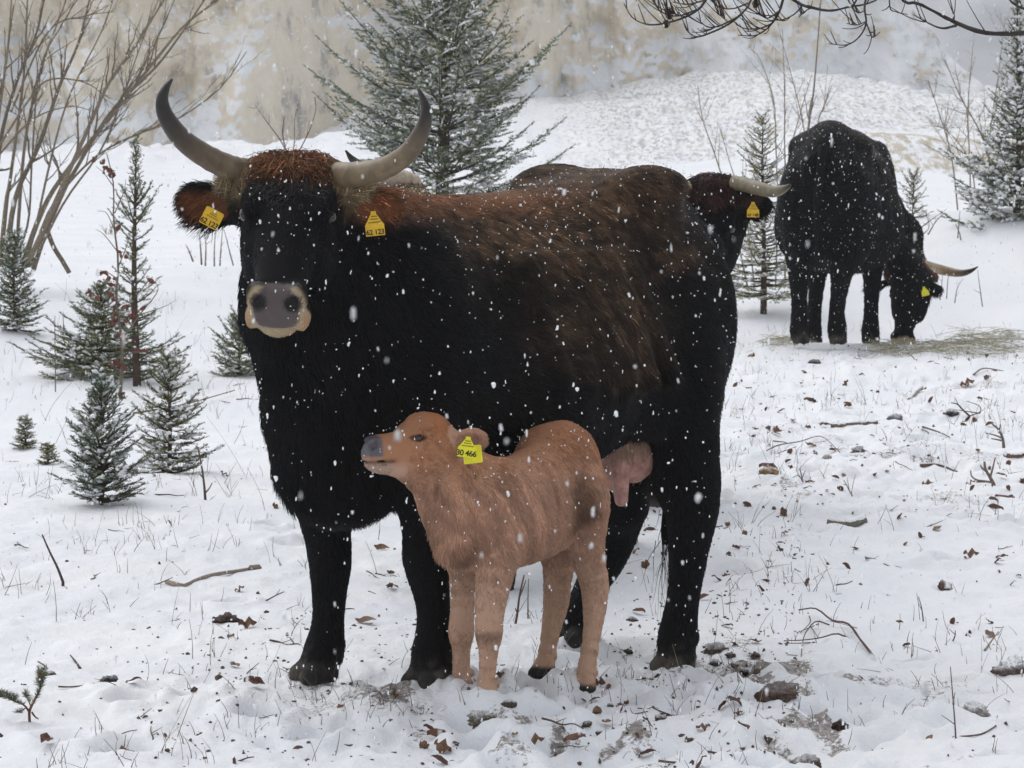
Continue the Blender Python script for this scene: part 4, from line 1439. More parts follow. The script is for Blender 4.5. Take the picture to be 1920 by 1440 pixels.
    bd.tube(tp, np.linspace(.017, .010, 16), 8, (.38, .17, .085))
    to = obj('tail', bd.mesh('tail', M_COAT), root)
    k = 1500
    i = rng.integers(0, 16, k)
    NN = nrm(rng.normal(size=(k, 3)) * np.array([1, 1, .2]))
    fur_curves('tail_hair', tp[i] + NN * .010, NN, np.tile([0, 0, -1.0], (k, 1)), np.where(i > 12, .06, .025), np.tile([.38, .17, .085], (k, 1)) * np.exp(rng.normal(0, .2, (k, 1))), .0007, .3, M_CALF_FUR, to, rng=rng)
    # tags: numbered bell plate in front, plain plate behind the ear
    zt = f.d([-.05, -1, .10])
    ear_tag(root, plane_matrix(P_(886, 852, 9.085), f.d([1, 0, .12]), zt), '', .048, .045, .01, M_TAG2, bell=False)
    ear_tag(root, plane_matrix(P_(876, 838, 9.06), f.d([1, 0, -.13]), zt), '30 466', .046, .052, .0200, M_TAG2)
    o = specks('settled_snow', V, N, 260, .0014, root, rng, lambda P, NV: .4 + np.maximum(NV[:, 2], 0), off=.012)
    o['kind'] = 'stuff'
calf()
# ------------------------------------------------------------------ trees and shrubs
M_NEEDLE = mat_attr('spruce_needles', .6, .25)
M_BARK = mat_plain('spruce_bark', (.085, .062, .048), .85, .15, noise=.35, nscale=60, bump=.4)
M_TWIG = mat_attr('bark', .8, .15, noise=.25, nscale=60)
M_LEAF = mat_attr('dry_leaf', .6, .25, noise=.25, nscale=120)
M_PUFF = mat_plain('lying_snow', (.86, .87, .90), .75, .2, noise=.03, nscale=30, bump=.3)

def needles(tw, nl, nw, per_m, green, dusty, rng):
    """tw rows: base xyz, tip xyz; returns verts, tris, colours"""
    tw = np.asarray(tw)
    A, B = tw[:, :3], tw[:, 3:6]
    Ln = np.linalg.norm(B - A, axis=1)
    cnt = np.maximum(3, (Ln * per_m)).astype(int)
    k = np.repeat(np.arange(len(tw)), cnt)
    t = rng.random(len(k))
    T = nrm(B - A)[k]
    up = np.array([0, 0, 1.0])
    S = nrm(np.cross(T, up) + 1e-6)
    U = np.cross(S, T)
    th = rng.uniform(-.45, np.pi + .45, len(k))
    r = np.cos(th)[:, None] * S + np.sin(th)[:, None] * U * .75
    d = nrm(T * rng.uniform(.45, .9, (len(k), 1)) + r)
    L = nl * (.7 + .5 * rng.random(len(k)))
    L = L * (1 - .35 * t)
    P = A[k] + (B - A)[k] * t[:, None]
    W = nrm(np.cross(d, rng.normal(size=(len(k), 3)))) * (nw * .5)
    V = np.stack([P - W, P + W, P + d * L[:, None]], 1).reshape(-1, 3)
    F = np.arange(len(V)).reshape(-1, 3)
    tone = (np.array(green)[None] * np.exp(rng.normal(0, .22, len(k)))[:, None] * np.exp(rng.normal(0, .18, len(tw)))[k][:, None])
    yel = np.array([1.5, 1.22, .72])
    tone = np.where((rng.random(len(tw))[k] < .38)[:, None], tone * yel, tone)
    du = (rng.random(len(k)) < dusty * (.4 + .9 * np.sin(np.clip(th, 0, np.pi))))[:, None]
    tone = np.where(du, np.array([.58, .61, .63]), tone)
    return V, F, np.repeat(tone, 3, 0)

def spruce(label, px, py, H, R, seed, whorl=.10, nb=6, z0=.04, prof=None, nl=.018, nw=.0024, per_m=420, green=(.040, .062, .034),
           dusty=.25, snow=.35, lean=0.0, sub=True, group=None, rise=.35, droop=.25, name='spruce_tree', base=None, twig_gap=.035, snow_r=.010):
    rng = np.random.default_rng(seed)
    b = on_ground(px, py) if base is None else np.asarray(base, float)
    root = empty(name, b)
    tag(root, label, 'tree', group)
    prof = prof or (lambda s: (1 - s) ** .85)
    wood, tw, sn = Build(), [], Build()
    tr = np.array([[lean * t * H + .006 * H * math.sin(5 * t + seed), .005 * H * math.cos(4 * t), t * H] for t in np.linspace(0, 1, 14)])
    tr[0, 2] = -.06
    wood.tube(tr, np.linspace(.0150 * H + .004, .0022, 14), 8)
    trunk_at = lambda z: np.array([np.interp(z, tr[:, 2], tr[:, 0]), np.interp(z, tr[:, 2], tr[:, 1]), z])
    puffs = []
    def twig(p, d, L, lvl):
        d = nrm(d)
        q = p + d * L + np.array([0, 0, -.10 * L + .04 * L * rng.random()])
        tw.append((*p, *q))
        if rng.random() < snow * (.75 if lvl else .45):
            puffs.append((p, q))
        return q
    z = z0 * H
    while z < H * .985:
        s = z / H
        Lb = R * prof(s)
        n = max(3, int(nb * (1 - .35 * s) + rng.random()))
        a0 = rng.random() * 6.28
        for k in range(n):
            az = a0 + 6.283 * (k + .35 * rng.normal()) / n
            L = Lb * rng.uniform(.48, 1.2) + .012
            el = rise * (.25 + 1.25 * s) + rng.normal() * .10 - droop * (1 - s) * .6
            h = np.array([math.cos(az), math.sin(az), 0])
            m = 7
            t = np.linspace(0, 1, m)[:, None]
            bp = trunk_at(z + rng.normal() * whorl * .25) + h * (L * t * math.cos(el)) + np.array([0, 0, 1]) * (L * (t * math.sin(el) - droop * .55 * t * (1 - t) * 1.3 + .16 * t * t))
            side = np.array([-h[1], h[0], 0])
            bp = bp + side * (rng.normal() * .05 * L * t ** 2)
            wood.tube(bp, np.linspace(.0035 + .010 * L, .0012, m), 4, cap=False)
            gap = min(twig_gap, L / 4)
            d = .22 * L
            sg = 1
            while d < L:
                f = d / L
                i = min(int(f * (m - 1)), m - 2)
                p = bp[i] + (bp[i + 1] - bp[i]) * (f * (m - 1) - i)
                T = nrm(bp[i + 1] - bp[i])
                l2 = min(.42 * (L - d) + .025, .30 * L + .02) * rng.uniform(.7, 1.2)
                q = twig(p, T * .75 + side * sg * .85 + np.array([0, 0, .12 * rng.normal()]), l2, 1)
                if sub and l2 > .07:
                    for u in np.arange(.25, .95, .042 / l2):
                        for s2 in (-1, 1):
                            if rng.random() < .75:
                                dd = nrm(q - p)
                                ss = nrm(np.cross(dd, [0, 0, 1]))
                                twig(p + (q - p) * u, dd * .8 + ss * s2 * .8 + np.array([0, 0, .15 * rng.normal()]), (1 - u) * l2 * .42 + .018, 2)
                sg = -sg
                d += gap * rng.uniform(.6, 1.1)
            for i in range(2, m - 1):
                tw.append((*bp[i], *bp[i + 1]))
            if rng.random() < snow * .6:
                puffs.append((bp[m // 2], bp[-2]))
        z += whorl * (1.0 - .25 * s) * rng.uniform(.8, 1.2)
    tw.append((*tr[-3], *tr[-1]))
    V, F, c = needles(tw, nl, nw, per_m, green, dusty, rng)
    obj('trunk', wood.mesh('trunk', M_BARK, cols=False), root)
    obj('crown', mesh_np('crown', V, F, M_NEEDLE, False, c), root)
    for p, q in puffs:
        n = 5
        t = np.linspace(0, 1, n)
        P = np.asarray(p) + (np.asarray(q) - p) * t[:, None]
        r = snow_r * rng.uniform(.5, 1.15)
        rr = r * np.array([.25, .8, 1, .85, .2]) * rng.uniform(.7, 1.2, n)
        P = P + np.array([0, 0, 1]) * (rr * .55)[:, None] + rng.normal(0, r * .2, (n, 3))
        sn.tube(P, rr, 5)
    if puffs:
        o = obj('snow_on_boughs', sn.mesh('snow_on_boughs', M_PUFF, cols=False), root)
        o['kind'] = 'stuff'
    return root

spruce('tall broad snow-dusted spruce behind the large cow, cut off by the top', 832, 520, 4.45, 1.14, 5, whorl=.150, nb=9, prof=lambda s: min(1, .78 + s * .9) * min(1.0, (1.02 - s) * 1.30),
       nl=.024, nw=.0075, per_m=240, green=(0.101, 0.139, 0.066), dusty=.20, snow=.24, twig_gap=.045, snow_r=.012, rise=.80, droop=.22)
spruce('snow laden spruce on the bank at the right edge, beside the grazing cow', 1905, 452, 1.90, .72, 6, base=at(1905, 458, 27.5), whorl=.075, nb=9, prof=lambda s: min(1, .75 + s) * (1.03 - s) ** 1.35,
       nl=.023, nw=.0070, per_m=210, green=(0.095, 0.131, 0.063), dusty=.18, snow=.30, twig_gap=.040, snow_r=.017, rise=.60)
spruce('thin yellowish spruce with bare lower trunk between the two cows at the right', 1430, 588, 1.40, .46, 7, whorl=.075, nb=9, z0=.10, prof=lambda s: (1.03 - s) ** .8,
       nl=.022, nw=.0060, per_m=190, green=(0.195, 0.199, 0.086), dusty=.22, snow=.20, twig_gap=.045, snow_r=.010, rise=.4)
spruce('bushy spruce at the left edge under the bare willow', 28, 622, .58, .21, 8, whorl=.040, nb=10, prof=lambda s: min(1, .8 + s) * (1.02 - s) ** .5,
       nl=.018, nw=.0048, per_m=380, green=(0.095, 0.133, 0.066), dusty=.18, snow=.22, twig_gap=.025, snow_r=.008, rise=.6)
spruce('slender young spruce with sparse side shoots behind the red-leaved beech sapling', 256, 722, 1.32, .24, 9, whorl=.065, nb=5, prof=lambda s: (.50 + .5 * (s < .32)) * min(1, (1.01 - s) * 3.2) * (1 + .45 * math.sin(s * 21)),
       nl=.018, nw=.0042, per_m=430, green=(0.095, 0.123, 0.057), dusty=.12, snow=.14, twig_gap=.035, snow_r=.007, rise=.7)
spruce('low wide spruce bush at the foot of the slender young spruce', 190, 706, .48, .44, 10, whorl=.040, nb=10, prof=lambda s: (1.02 - s) ** .9,
       nl=.018, nw=.0046, per_m=400, green=(0.112, 0.143, 0.057), dusty=.14, snow=.26, twig_gap=.028, snow_r=.008, rise=.4)
spruce('dense knee-high spruce with snow on its tiers, front one of the pair at the left', 192, 946, .45, .19, 11, whorl=.030, nb=10, prof=lambda s: min(1, .85 + s) * (1.04 - s) ** .55,
       nl=.015, nw=.0032, per_m=600, green=(0.078, 0.117, 0.072), dusty=.14, snow=.30, twig_gap=.022, snow_r=.008, rise=.6, droop=.1)
spruce('looser small spruce with white snow cushions, just right of the dense knee-high one', 318, 884, .50, .20, 12, whorl=.042, nb=8, prof=lambda s: (1.03 - s) ** .6,
       nl=.016, nw=.0034, per_m=560, green=(0.125, 0.146, 0.068), dusty=.18, snow=.34, twig_gap=.024, snow_r=.008, rise=.5)
spruce('small pale green spruce half hidden by the neck of the large cow', 448, 702, .33, .20, 13, whorl=.035, nb=9, prof=lambda s: (1.02 - s) ** .6,
       nl=.018, nw=.0046, per_m=450, green=(0.139, 0.174, 0.086), dusty=.22, snow=.18, twig_gap=.025, snow_r=.006, rise=.6)
spruce('tiny spruce seedling standing alone in the snow at the left edge', 48, 842, .13, .045, 14, whorl=.018, nb=6, nl=.014, nw=.0030, per_m=750, green=(0.144, 0.159, 0.079), dusty=.25, snow=.2, twig_gap=.013, sub=False, snow_r=.004)
spruce('stubby yellow green spruce seedling beside a tiny taller seedling', 90, 868, .075, .034, 15, whorl=.015, nb=6, nl=.013, nw=.0030, per_m=800, green=(0.178, 0.174, 0.072), dusty=.12, snow=.1, twig_gap=.012, sub=False, snow_r=.003)
spruce('low scrubby spruce at the foot of the bank beside the grazing cow', 1712, 432, .34, .19, 16, whorl=.05, nb=6, prof=lambda s: (1.02 - s) ** .5, nl=.018, nw=.0050, per_m=240, green=(0.186, 0.178, 0.086), dusty=.2, snow=.15, twig_gap=.04, snow_r=.007, rise=.7)

# two-forked spruce shoot at the lower left
def shoot():
    rng = np.random.default_rng(3)
    b = on_ground(56, 1352)
    root = tag(empty('spruce_seedling', b), 'forked spruce shoot with bare red stem at the lower left corner', 'plant')
    Y = b[1]
    w, tw = Build(), []
    for line, r in (([(56, 1358), (55, 1335), (62, 1318), (74, 1295), (78, 1275), (76, 1258)], .0042), ([(55, 1335), (45, 1322), (28, 1315), (10, 1308), (-6, 1304)], .0030), ([(60, 1336), (66, 1344), (72, 1348)], .003), ([(50, 1326), (40, 1333), (33, 1336)], .002), ([(58, 1325), (52, 1310), (48, 1298)], .002)):
        P = spline([at(x, y, Y + .02 * math.sin(i * 2.1)) - b for i, (x, y) in enumerate(line)], 12)
        w.tube(P, np.linspace(r, r * .5, 12), 6, (.17, .085, .05))
        for i in range(4 if r > .0035 else 3, 11):
            if line[1] != (66, 1344):
                tw.append((*P[i], *P[i + 1]))
                if r > .0035 and i > 6 or r == .003 and i > 4:
                    for s in (-1, 1):
                        tw.append((*P[i], *(P[i] + nrm(P[i + 1] - P[i]) * .015 + np.array([s * .010, -.008 * s, .012]))))
    V, F, c = needles(tw, .020, .0020, 2200, (.095, .120, .062), .22, rng)
    obj('stem', w.mesh('stem', M_TWIG), root)
    obj('needles', mesh_np('needles', V, F, M_NEEDLE, False, c), root)
shoot()

# ------------------------------------------------------------------ bare wood
def side_shoots(b, P, R, rng, n, frac, col, depth, up=.25, ang=.6, f0=.25, wob=.08):
    T = nrm(np.gradient(P, axis=0))
    Ltot = np.linalg.norm(np.diff(P, axis=0), axis=1).sum()
    for _ in range(n):
        f = f0 + (1 - f0) * rng.random() ** .8
        i = min(int(f * (len(P) - 1)), len(P) - 2)
        d = nrm(T[i] + ang * 1.4 * rng.normal(size=3) * np.array([1, .8, 1]) + np.array([0, 0, up]))
        L = Ltot * frac * (1.15 - f * .75) * rng.uniform(.5, 1.2)
        m = 7
        t = np.linspace(0, 1, m)[:, None]
        bend = rng.normal(size=3) * wob + np.array([0, 0, up * .35])
        Q = P[i] + d * L * t + bend * L * t * t + rng.normal(size=(m, 3)) * L * .012
        r0 = min(R[i] * .62, .004 + .010 * L)
        b.tube(Q, np.linspace(r0, max(r0 * .25, .0009), m), 4, col, cap=False)
        if depth > 1:
            side_shoots(b, Q, np.linspace(r0, r0 * .3, m), rng, max(2, n // 2), frac * .85, col, depth - 1, up, ang, .2, wob)

def stem_px(line, Y, r, dj, rng, n=22):
    pts = [at(x, y, Y + dj * i / (len(line) - 1)) for i, (x, y) in enumerate(line)]
    return spline(pts, n), np.linspace(r, r * .28, n)

def willow():
    rng = np.random.default_rng(4)
    base = on_ground(50, 560)
    base = np.array([base[0], 24.0, float(ground(base[0], np.array(24.0)))])
    root = tag(empty('willow_tree', base), 'bare many-stemmed willow fanning up across the upper left corner', 'tree')
    col = (.20, .165, .125)
    S = [([(41, 500), (75, 405), (117, 331), (219, 204), (292, 112), (350, 44), (428, -12)], .026), ([(50, 500), (110, 365), (160, 253), (204, 156), (253, 87), (311, -6)], .024),
         ([(63, 505), (100, 395), (146, 311), (209, 209), (292, 126), (340, 63), (389, -8)], .022), ([(10, 500), (29, 370), (73, 272), (112, 160), (146, 83), (170, -10)], .026),
         ([(0, 500), (12, 380), (20, 330), (44, 146), (52, -10)], .024), ([(29, 500), (44, 292), (63, 185), (88, 97), (128, -10)], .017), ([(-20, 480), (0, 272), (29, 160), (68, 63), (84, -10)], .022),
         ([(-30, 480), (-8, 260), (15, 88), (22, -10)], .020), ([(55, 500), (90, 400), (141, 330), (204, 277), (292, 238), (340, 219), (413, 165), (462, 97)], .013),
         ([(45, 505), (66, 430), (95, 300), (130, 180), (190, 60), (215, -10)], .014), ([(60, 500), (120, 380), (190, 280), (230, 180), (262, 90), (300, -8)], .012),
         ([(20, 500), (52, 420), (60, 300), (75, 130), (120, 40), (150, -10)], .012), ([(70, 480), (130, 340), (185, 250), (260, 140), (300, 60), (330, -6)], .012),
         ([(0, 272), (49, 195), (88, 151), (146, 151), (185, 170), (204, 200)], .011), ([(-10, 300), (60, 225), (130, 200), (180, 210)], .009), ([(20, 210), (90, 60), (160, 30), (215, 22)], .010),
         ([(-40, 470), (-60, 250), (-50, 60), (-30, -60)], .022), ([(86, 425), (100, 462), (116, 488), (130, 512)], .018)]
    for k, (line, r) in enumerate(S):
        P, R = stem_px(line, 24.0 + rng.uniform(-.25, .25), r * .78, rng.uniform(-.7, .7), rng)
        if k == len(S) - 1:
            R = np.full(len(P), r * .9)
        P = P - base
        b = Build()
        b.tube(P, R, 7, np.array(col) * rng.uniform(.8, 1.15))
        if k < len(S) - 1:
            side_shoots(b, P, R, rng, 13, .24, np.array(col) * .85, 2, up=.30, ang=.38)
        obj('stem', b.mesh('stem', M_TWIG), root)
willow()

def bare_bush(label, stems, Y, r, col, seed, n=6, frac=.3, up=.35, cat='shrub', name='bare_shrub', depth=2, ang=.45, dj=.3):
    rng = np.random.default_rng(seed)
    x = stems[0][0][0]
    p = at(x, stems[0][0][1], Y)
    base = np.array([p[0], Y, min(p[2], float(ground(p[0], np.array(Y))))])
    root = tag(empty(name, base), label, cat)
    for line in stems:
        P, R = stem_px(line, Y, r * rng.uniform(.7, 1.1), rng.uniform(-dj, dj), rng, 16)
        P = P - base
        b = Build()
        b.tube(P, R, 5, np.array(col) * rng.uniform(.8, 1.2))
        side_shoots(b, P, R, rng, n, frac, np.array(col), depth, up=up, ang=ang)
        obj('stem', b.mesh('stem', M_TWIG), root)
    return root

bare_bush('tall straight bare sapling rising behind the back of the grazing cow', [[(1490, 560), (1506, 330), (1516, 239), (1527, 158), (1540, -10)]], 25.2, .013, (.21, .175, .14), 31, n=5, frac=.12, name='bare_sapling', cat='sapling')
bare_bush('clump of thin bare birch saplings between the two cows at the right', [[(1452, 585), (1458, 400), (1454, 256), (1450, 184), (1425, 111), (1407, 92)], [(1470, 588), (1474, 400), (1471, 273), (1471, 171), (1467, 55)],
          [(1500, 560), (1510, 330), (1507, 240), (1486, 150), (1463, 64)], [(1412, 586), (1372, 400), (1344, 300), (1318, 225), (1308, 160)], [(1420, 586), (1398, 400), (1370, 310), (1350, 240)],
          [(1480, 588), (1482, 420), (1480, 300), (1500, 215), (1522, 140)], [(1505, 560), (1530, 260), (1545, 200), (1560, 160)]], 26.5, .0085, (.25, .205, .165), 32, n=8, frac=.22, name='birch_saplings', cat='saplings')
bare_bush('leafless twiggy bush in front of the sky behind the spruce at the right edge', [[(1822, 440), (1818, 300), (1815, 200), (1824, 90)], [(1850, 440), (1856, 260), (1872, 140), (1885, 30)], [(1800, 440), (1785, 300), (1760, 210), (1740, 150)],
          [(1890, 440), (1900, 250), (1896, 110), (1905, 20)], [(1835, 440), (1820, 310), (1775, 245), (1735, 235)], [(1870, 430), (1850, 280), (1800, 180), (1775, 120)], [(1900, 430), (1940, 250), (1950, 120), (1930, 40)]], 32.0, .010, (.24, .19, .15), 33, n=12, frac=.34, ang=.6)
bare_bush('little leafless bush showing above the head of the large cow', [[(548, 300), (552, 262), (553, 222), (560, 190)], [(545, 300), (525, 262), (500, 228), (478, 196)], [(552, 300), (580, 245), (592, 205), (590, 180)], [(540, 300), (530, 250), (535, 215)]], 27.0, .0065, (.15, .11, .09), 34, n=5, frac=.24)
bare_bush('cluster of short upright stems on the crest behind the ear of the large cow', [[(402, 503), (402, 470), (404, 430)], [(412, 503), (414, 470), (418, 420)], [(385, 498), (386, 460), (382, 430)], [(378, 496), (376, 462), (374, 440)], [(440, 508), (430, 470), (420, 430)], [(362, 490), (355, 472), (348, 458)]], 27.5, .0085, (.17, .125, .105), 35, n=3, frac=.2, depth=1)
bare_bush('low pale shrub far out on the snow field left of the large cow', [[(205, 455), (200, 440), (190, 425)], [(205, 455), (208, 436), (212, 415)], [(205, 455), (216, 440), (224, 428)], [(205, 455), (196, 447), (180, 440)]], 40, .010, (.36, .31, .25), 36, n=10, frac=.5, depth=2)
bare_bush('thin dry stalks sticking out of the bank below the spruce at the right', [[(1795, 462), (1797, 430), (1800, 395)], [(1803, 466), (1800, 440), (1792, 420)], [(1740, 440), (1755, 415), (1772, 398)], [(1730, 440), (1742, 425), (1735, 395)], [(1716, 436), (1738, 418), (1775, 392)]], 27, .006, (.15, .12, .10), 37, n=3, frac=.25, depth=1)
bare_bush('sparse dry stalks standing in the snow behind the horn of the grazing cow', [[(1762, 562), (1766, 530), (1768, 505)], [(1775, 560), (1778, 520), (1785, 500)], [(1790, 568), (1795, 540), (1806, 522)], [(1842, 575), (1836, 530), (1833, 505)]], 25.3, .0045, (.16, .13, .11), 38, n=2, frac=.2, depth=1)

def beech():
    rng = np.random.default_rng(12)
    base = on_ground(225, 748)
    Y = base[1]
    root = tag(empty('beech_sapling', base), 'thin beech sapling still holding withered red leaves, left of the slender spruce', 'sapling')
    b = Build()
    col = (.17, .135, .11)
    lines = [([(225, 756), (229, 647), (218, 563), (222, 493), (213, 413), (213, 347), (200, 287)], .0085), ([(218, 580), (190, 568), (152, 548)], .004), ([(222, 500), (236, 465), (246, 430)], .0035), ([(214, 430), (200, 400), (182, 395)], .003),
             ([(216, 520), (200, 510), (182, 506)], .003), ([(213, 350), (195, 325), (180, 312)], .003), ([(215, 400), (232, 360), (236, 335)], .003), ([(226, 640), (262, 590), (296, 545), (284, 522)], .0045), ([(262, 590), (305, 576), (330, 563)], .003), ([(224, 700), (205, 680), (196, 668)], .003), ([(219, 470), (195, 440), (180, 430)], .003)]
    for ln, r in lines:
        P, R = stem_px(ln, Y, r, rng.uniform(-.1, .1) if r < .008 else 0, rng, 14)
        b.tube(P - base, R, 6, np.array(col) * rng.uniform(.85, 1.1))
    obj('stem', b.mesh('stem', M_TWIG), root)
    me = None
    spots = [(183, 296, 2), (205, 316, 3), (213, 322, 3), (220, 430, 2), (228, 475, 3), (195, 520, 3), (210, 528, 3), (170, 557, 3), (215, 558, 2), (225, 578, 3), (281, 525, 2), (262, 580, 2), (211, 595, 3), (245, 598, 3), (228, 630, 3), (266, 655, 3), (222, 678, 3), (231, 686, 2), (228, 742, 3), (215, 607, 2), (236, 575, 2)]
    for x, y, n in spots:
        for _ in range(n):
            p = at(x + rng.uniform(-7, 7), y + rng.uniform(-7, 7), Y + rng.uniform(-.02, .02)) - base
            o = obj('leaf', LEAF_MESH[4 + rng.integers(0, 2)], root)
            o.location = p
            s = rng.uniform(.7, 1.05)
            o.scale = (s, s, s)
            o.rotation_euler = (rng.uniform(1.0, 2.2), rng.uniform(-.6, .6), rng.uniform(0, 6.28))

def leaf_mesh(i, hang=False):
    """a curled beech leaf, 5 cm"""
    r = np.random.default_rng(100 + i)
    n = 6
    t = np.linspace(0, 1, n)
    w = .016 * np.sin(np.pi * (t * .93 + .05)) ** .8 * r.uniform(.8, 1.15)
    curl = r.uniform(.2, .8)
    V, F = [], []
    for k in range(n):
        z = .012 * curl * math.sin(t[k] * 3.0) + .006 * r.normal()
        for j, s in enumerate((-1, -.45, .45, 1)):
            V.append((.050 * (t[k] - .5), s * w[k] * (1 - .25 * curl * abs(s)), z + .011 * curl * abs(s) ** 1.5 + .0018 * r.normal() + .003))
    for k in range(n - 1):
        for j in range(3):
            a = k * 4 + j
            F.append((a, a + 1, a + 5, a + 4))
    V = np.array(V)
    tone = [np.array(c) for c in ((.145, .070, .045), (.195, .105, .060), (.105, .052, .040), (.22, .135, .085), (.155, .058, .042), (.19, .080, .055))][i % 6]
    col = np.tile(tone, (len(V), 1)) * r.uniform(.75, 1.2, (len(V), 1))
    me = mesh_np('leaf', V, np.array(F), M_LEAF, True, col)
    return me
LEAF_MESH = [leaf_mesh(i) for i in range(6)]
beech()

# ------------------------------------------------------------------ the alder whose twigs hang into the top of the picture
def alder():
    rng = np.random.default_rng(77)
    Y = 10.6
    base = np.array([at(2230, 900, Y)[0], Y, 0.0])
    base[2] = float(ground(base[0], base[1]))
    root = tag(empty('alder_tree', base), 'bare alder branches with small cones hanging into the top right corner', 'tree')
    b = Build()
    tp = spline([base + [0, 0, -.1], base + [.02, 0, 1.2], base + [-.03, .05, 2.6], base + [.02, .05, 4.2]], 20)
    b.tube(tp - base, np.linspace(.085, .045, 20), 12, (.13, .11, .09))
    obj('trunk', b.mesh('trunk', M_TWIG), root)
    col = np.array((.060, .050, .046))
    def limb(lines, name='branch', shoots=7):
        b = Build()
        for ln, r in lines:
            n = 24
            P = spline([at(x, y, Y + (.12 * math.sin(i * 1.3 + x))) for i, (x, y) in enumerate(ln)], n) - base
            R = np.linspace(r, max(.0014, r * .3), n) * (1 + .12 * rng.normal(size=n) * (rng.random(n) < .3))
            b.tube(P, R, 6, col * rng.uniform(.85, 1.15))
            T = nrm(np.gradient(P, axis=0))
            for _ in range(shoots):
                f = rng.uniform(.25, .97)
                i = int(f * (n - 1))
                sd = rng.choice([-1, 1])
                d = nrm(T[i] * .8 + np.array([-T[i][2], 0, T[i][0]]) * sd * .55 + np.array([0, .3 * rng.normal(), .25]))
                L = rng.uniform(.02, .11)
                t = np.linspace(0, 1, 6)[:, None]
                Q = P[i] + d * L * t + np.array([-.12, 0, .35]) * L * t * t
                b.tube(Q, np.linspace(.0019, .0010, 6), 4, col)
        return obj(name, b.mesh(name, M_TWIG), root)
    limb([([(2230, -260), (2000, -150), (1700, -95), (1450, -80), (1330, -50)], .018)], shoots=0)
    limb([([(1360, -60), (1323, 0), (1310, 17), (1285, 32), (1250, 43), (1216, 46), (1187, 34), (1170, 7)], .0046), ([(1310, 17), (1270, 30), (1240, 22), (1222, -2)], .0028), ([(1323, 0), (1290, 8), (1262, 4)], .0026), ([(1285, 32), (1262, 24), (1246, 8)], .002)], shoots=11)
    limb([([(1440, -70), (1408, 0), (1396, 20), (1368, 44), (1336, 60), (1306, 69), (1288, 57), (1282, 43)], .0046), ([(1390, 28), (1350, 48), (1326, 50), (1306, 33)], .0026), ([(1368, 44), (1352, 30), (1345, 26)], .002), ([(1403, 6), (1375, 16), (1350, 14), (1332, 0)], .0024)], shoots=10)
    limb([([(1490, -70), (1468, 0), (1462, 20), (1448, 43), (1434, 57), (1414, 67), (1385, 66)], .0046), ([(1446, 45), (1425, 53), (1399, 54), (1380, 46)], .0026), ([(1462, 20), (1440, 34), (1425, 26), (1412, 12)], .0026), ([(1505, 10), (1490, 26), (1470, 36), (1448, 38)], .0024)], shoots=10)
    limb([([(1400, -70), (1488, 0), (1522, 14), (1557, 20), (1591, 13), (1643, 0), (1720, -60)], .0055), ([(1522, 14), (1508, 22), (1498, 32)], .002), ([(1600, 10), (1618, -20)], .003)], shoots=5)
    limb([([(1660, -80), (1623, 0), (1624, 43), (1611, 69), (1588, 84), (1554, 82)], .0038), ([(1624, 43), (1632, 62), (1637, 70), (1650, 60)], .0026), ([(1624, 40), (1606, 47), (1588, 44)], .0018), ([(1622, 20), (1610, 24), (1602, 20)], .0018)], shoots=6)
    limb([([(1655, -70), (1692, 0), (1723, 7), (1787, 40), (1840, 60), (1893, 63), (1960, 56), (2060, 20), (2225, -60)][::-1], .0105), ([(1792, 48), (1767, 53), (1740, 43), (1712, 27)], .0042), ([(1787, 40), (1789, 30), (1788, 24)], .004)], shoots=5)
    limb([([(2000, 40), (1940, 22), (1905, 10), (1885, -10)], .006)], shoots=2)
    limb([([(1670, -80), (1668, 8), (1680, 22), (1702, 27)], .0022)], shoots=2)
    for x, y in ((1253, 20), (1249, 44), (1417, 6), (1255, 28)):
        c = Build()
        p = at(x, y, Y - .02) - base
        m = 7
        for k in range(m):
            z = .010 - .020 * k / (m - 1)
            rr = .0085 * math.sin(math.pi * (k + .8) / (m + .6))
            for q in range(7):
                a = q * .9 + k * .45
                o = p + np.array([rr * math.cos(a), rr * math.sin(a), z])
                d = np.array([math.cos(a), math.sin(a), -.3]) * .0035
                s = np.array([-math.sin(a), math.cos(a), 0]) * .003
                c.add([o - s, o + s, o + d + [0, 0, .002], o + d * .4 - [0, 0, .004]], np.array([[0, 1, 2], [0, 2, 3], [1, 3, 2], [0, 3, 1]]), (.045, .032, .026))
        P = np.array([p + [0, 0, .009], p - [0, 0, .010]])
        c.tube(P, [.006, .005], 7, (.04, .03, .025))
        obj('cone', c.mesh('cone', M_TWIG, False), root)
alder()
# ------------------------------------------------------------------ what lies on the snow
def lie(o, px, py, yaw, s=1.0, sink=0.0, tilt=(0, 0), loc=None):
    p = on_ground(px, py) if loc is None else loc
    o.location = (p[0], p[1], p[2] - sink)
    o.rotation_euler = (tilt[0], tilt[1], yaw)
    o.scale = (s, s, s)
    return o

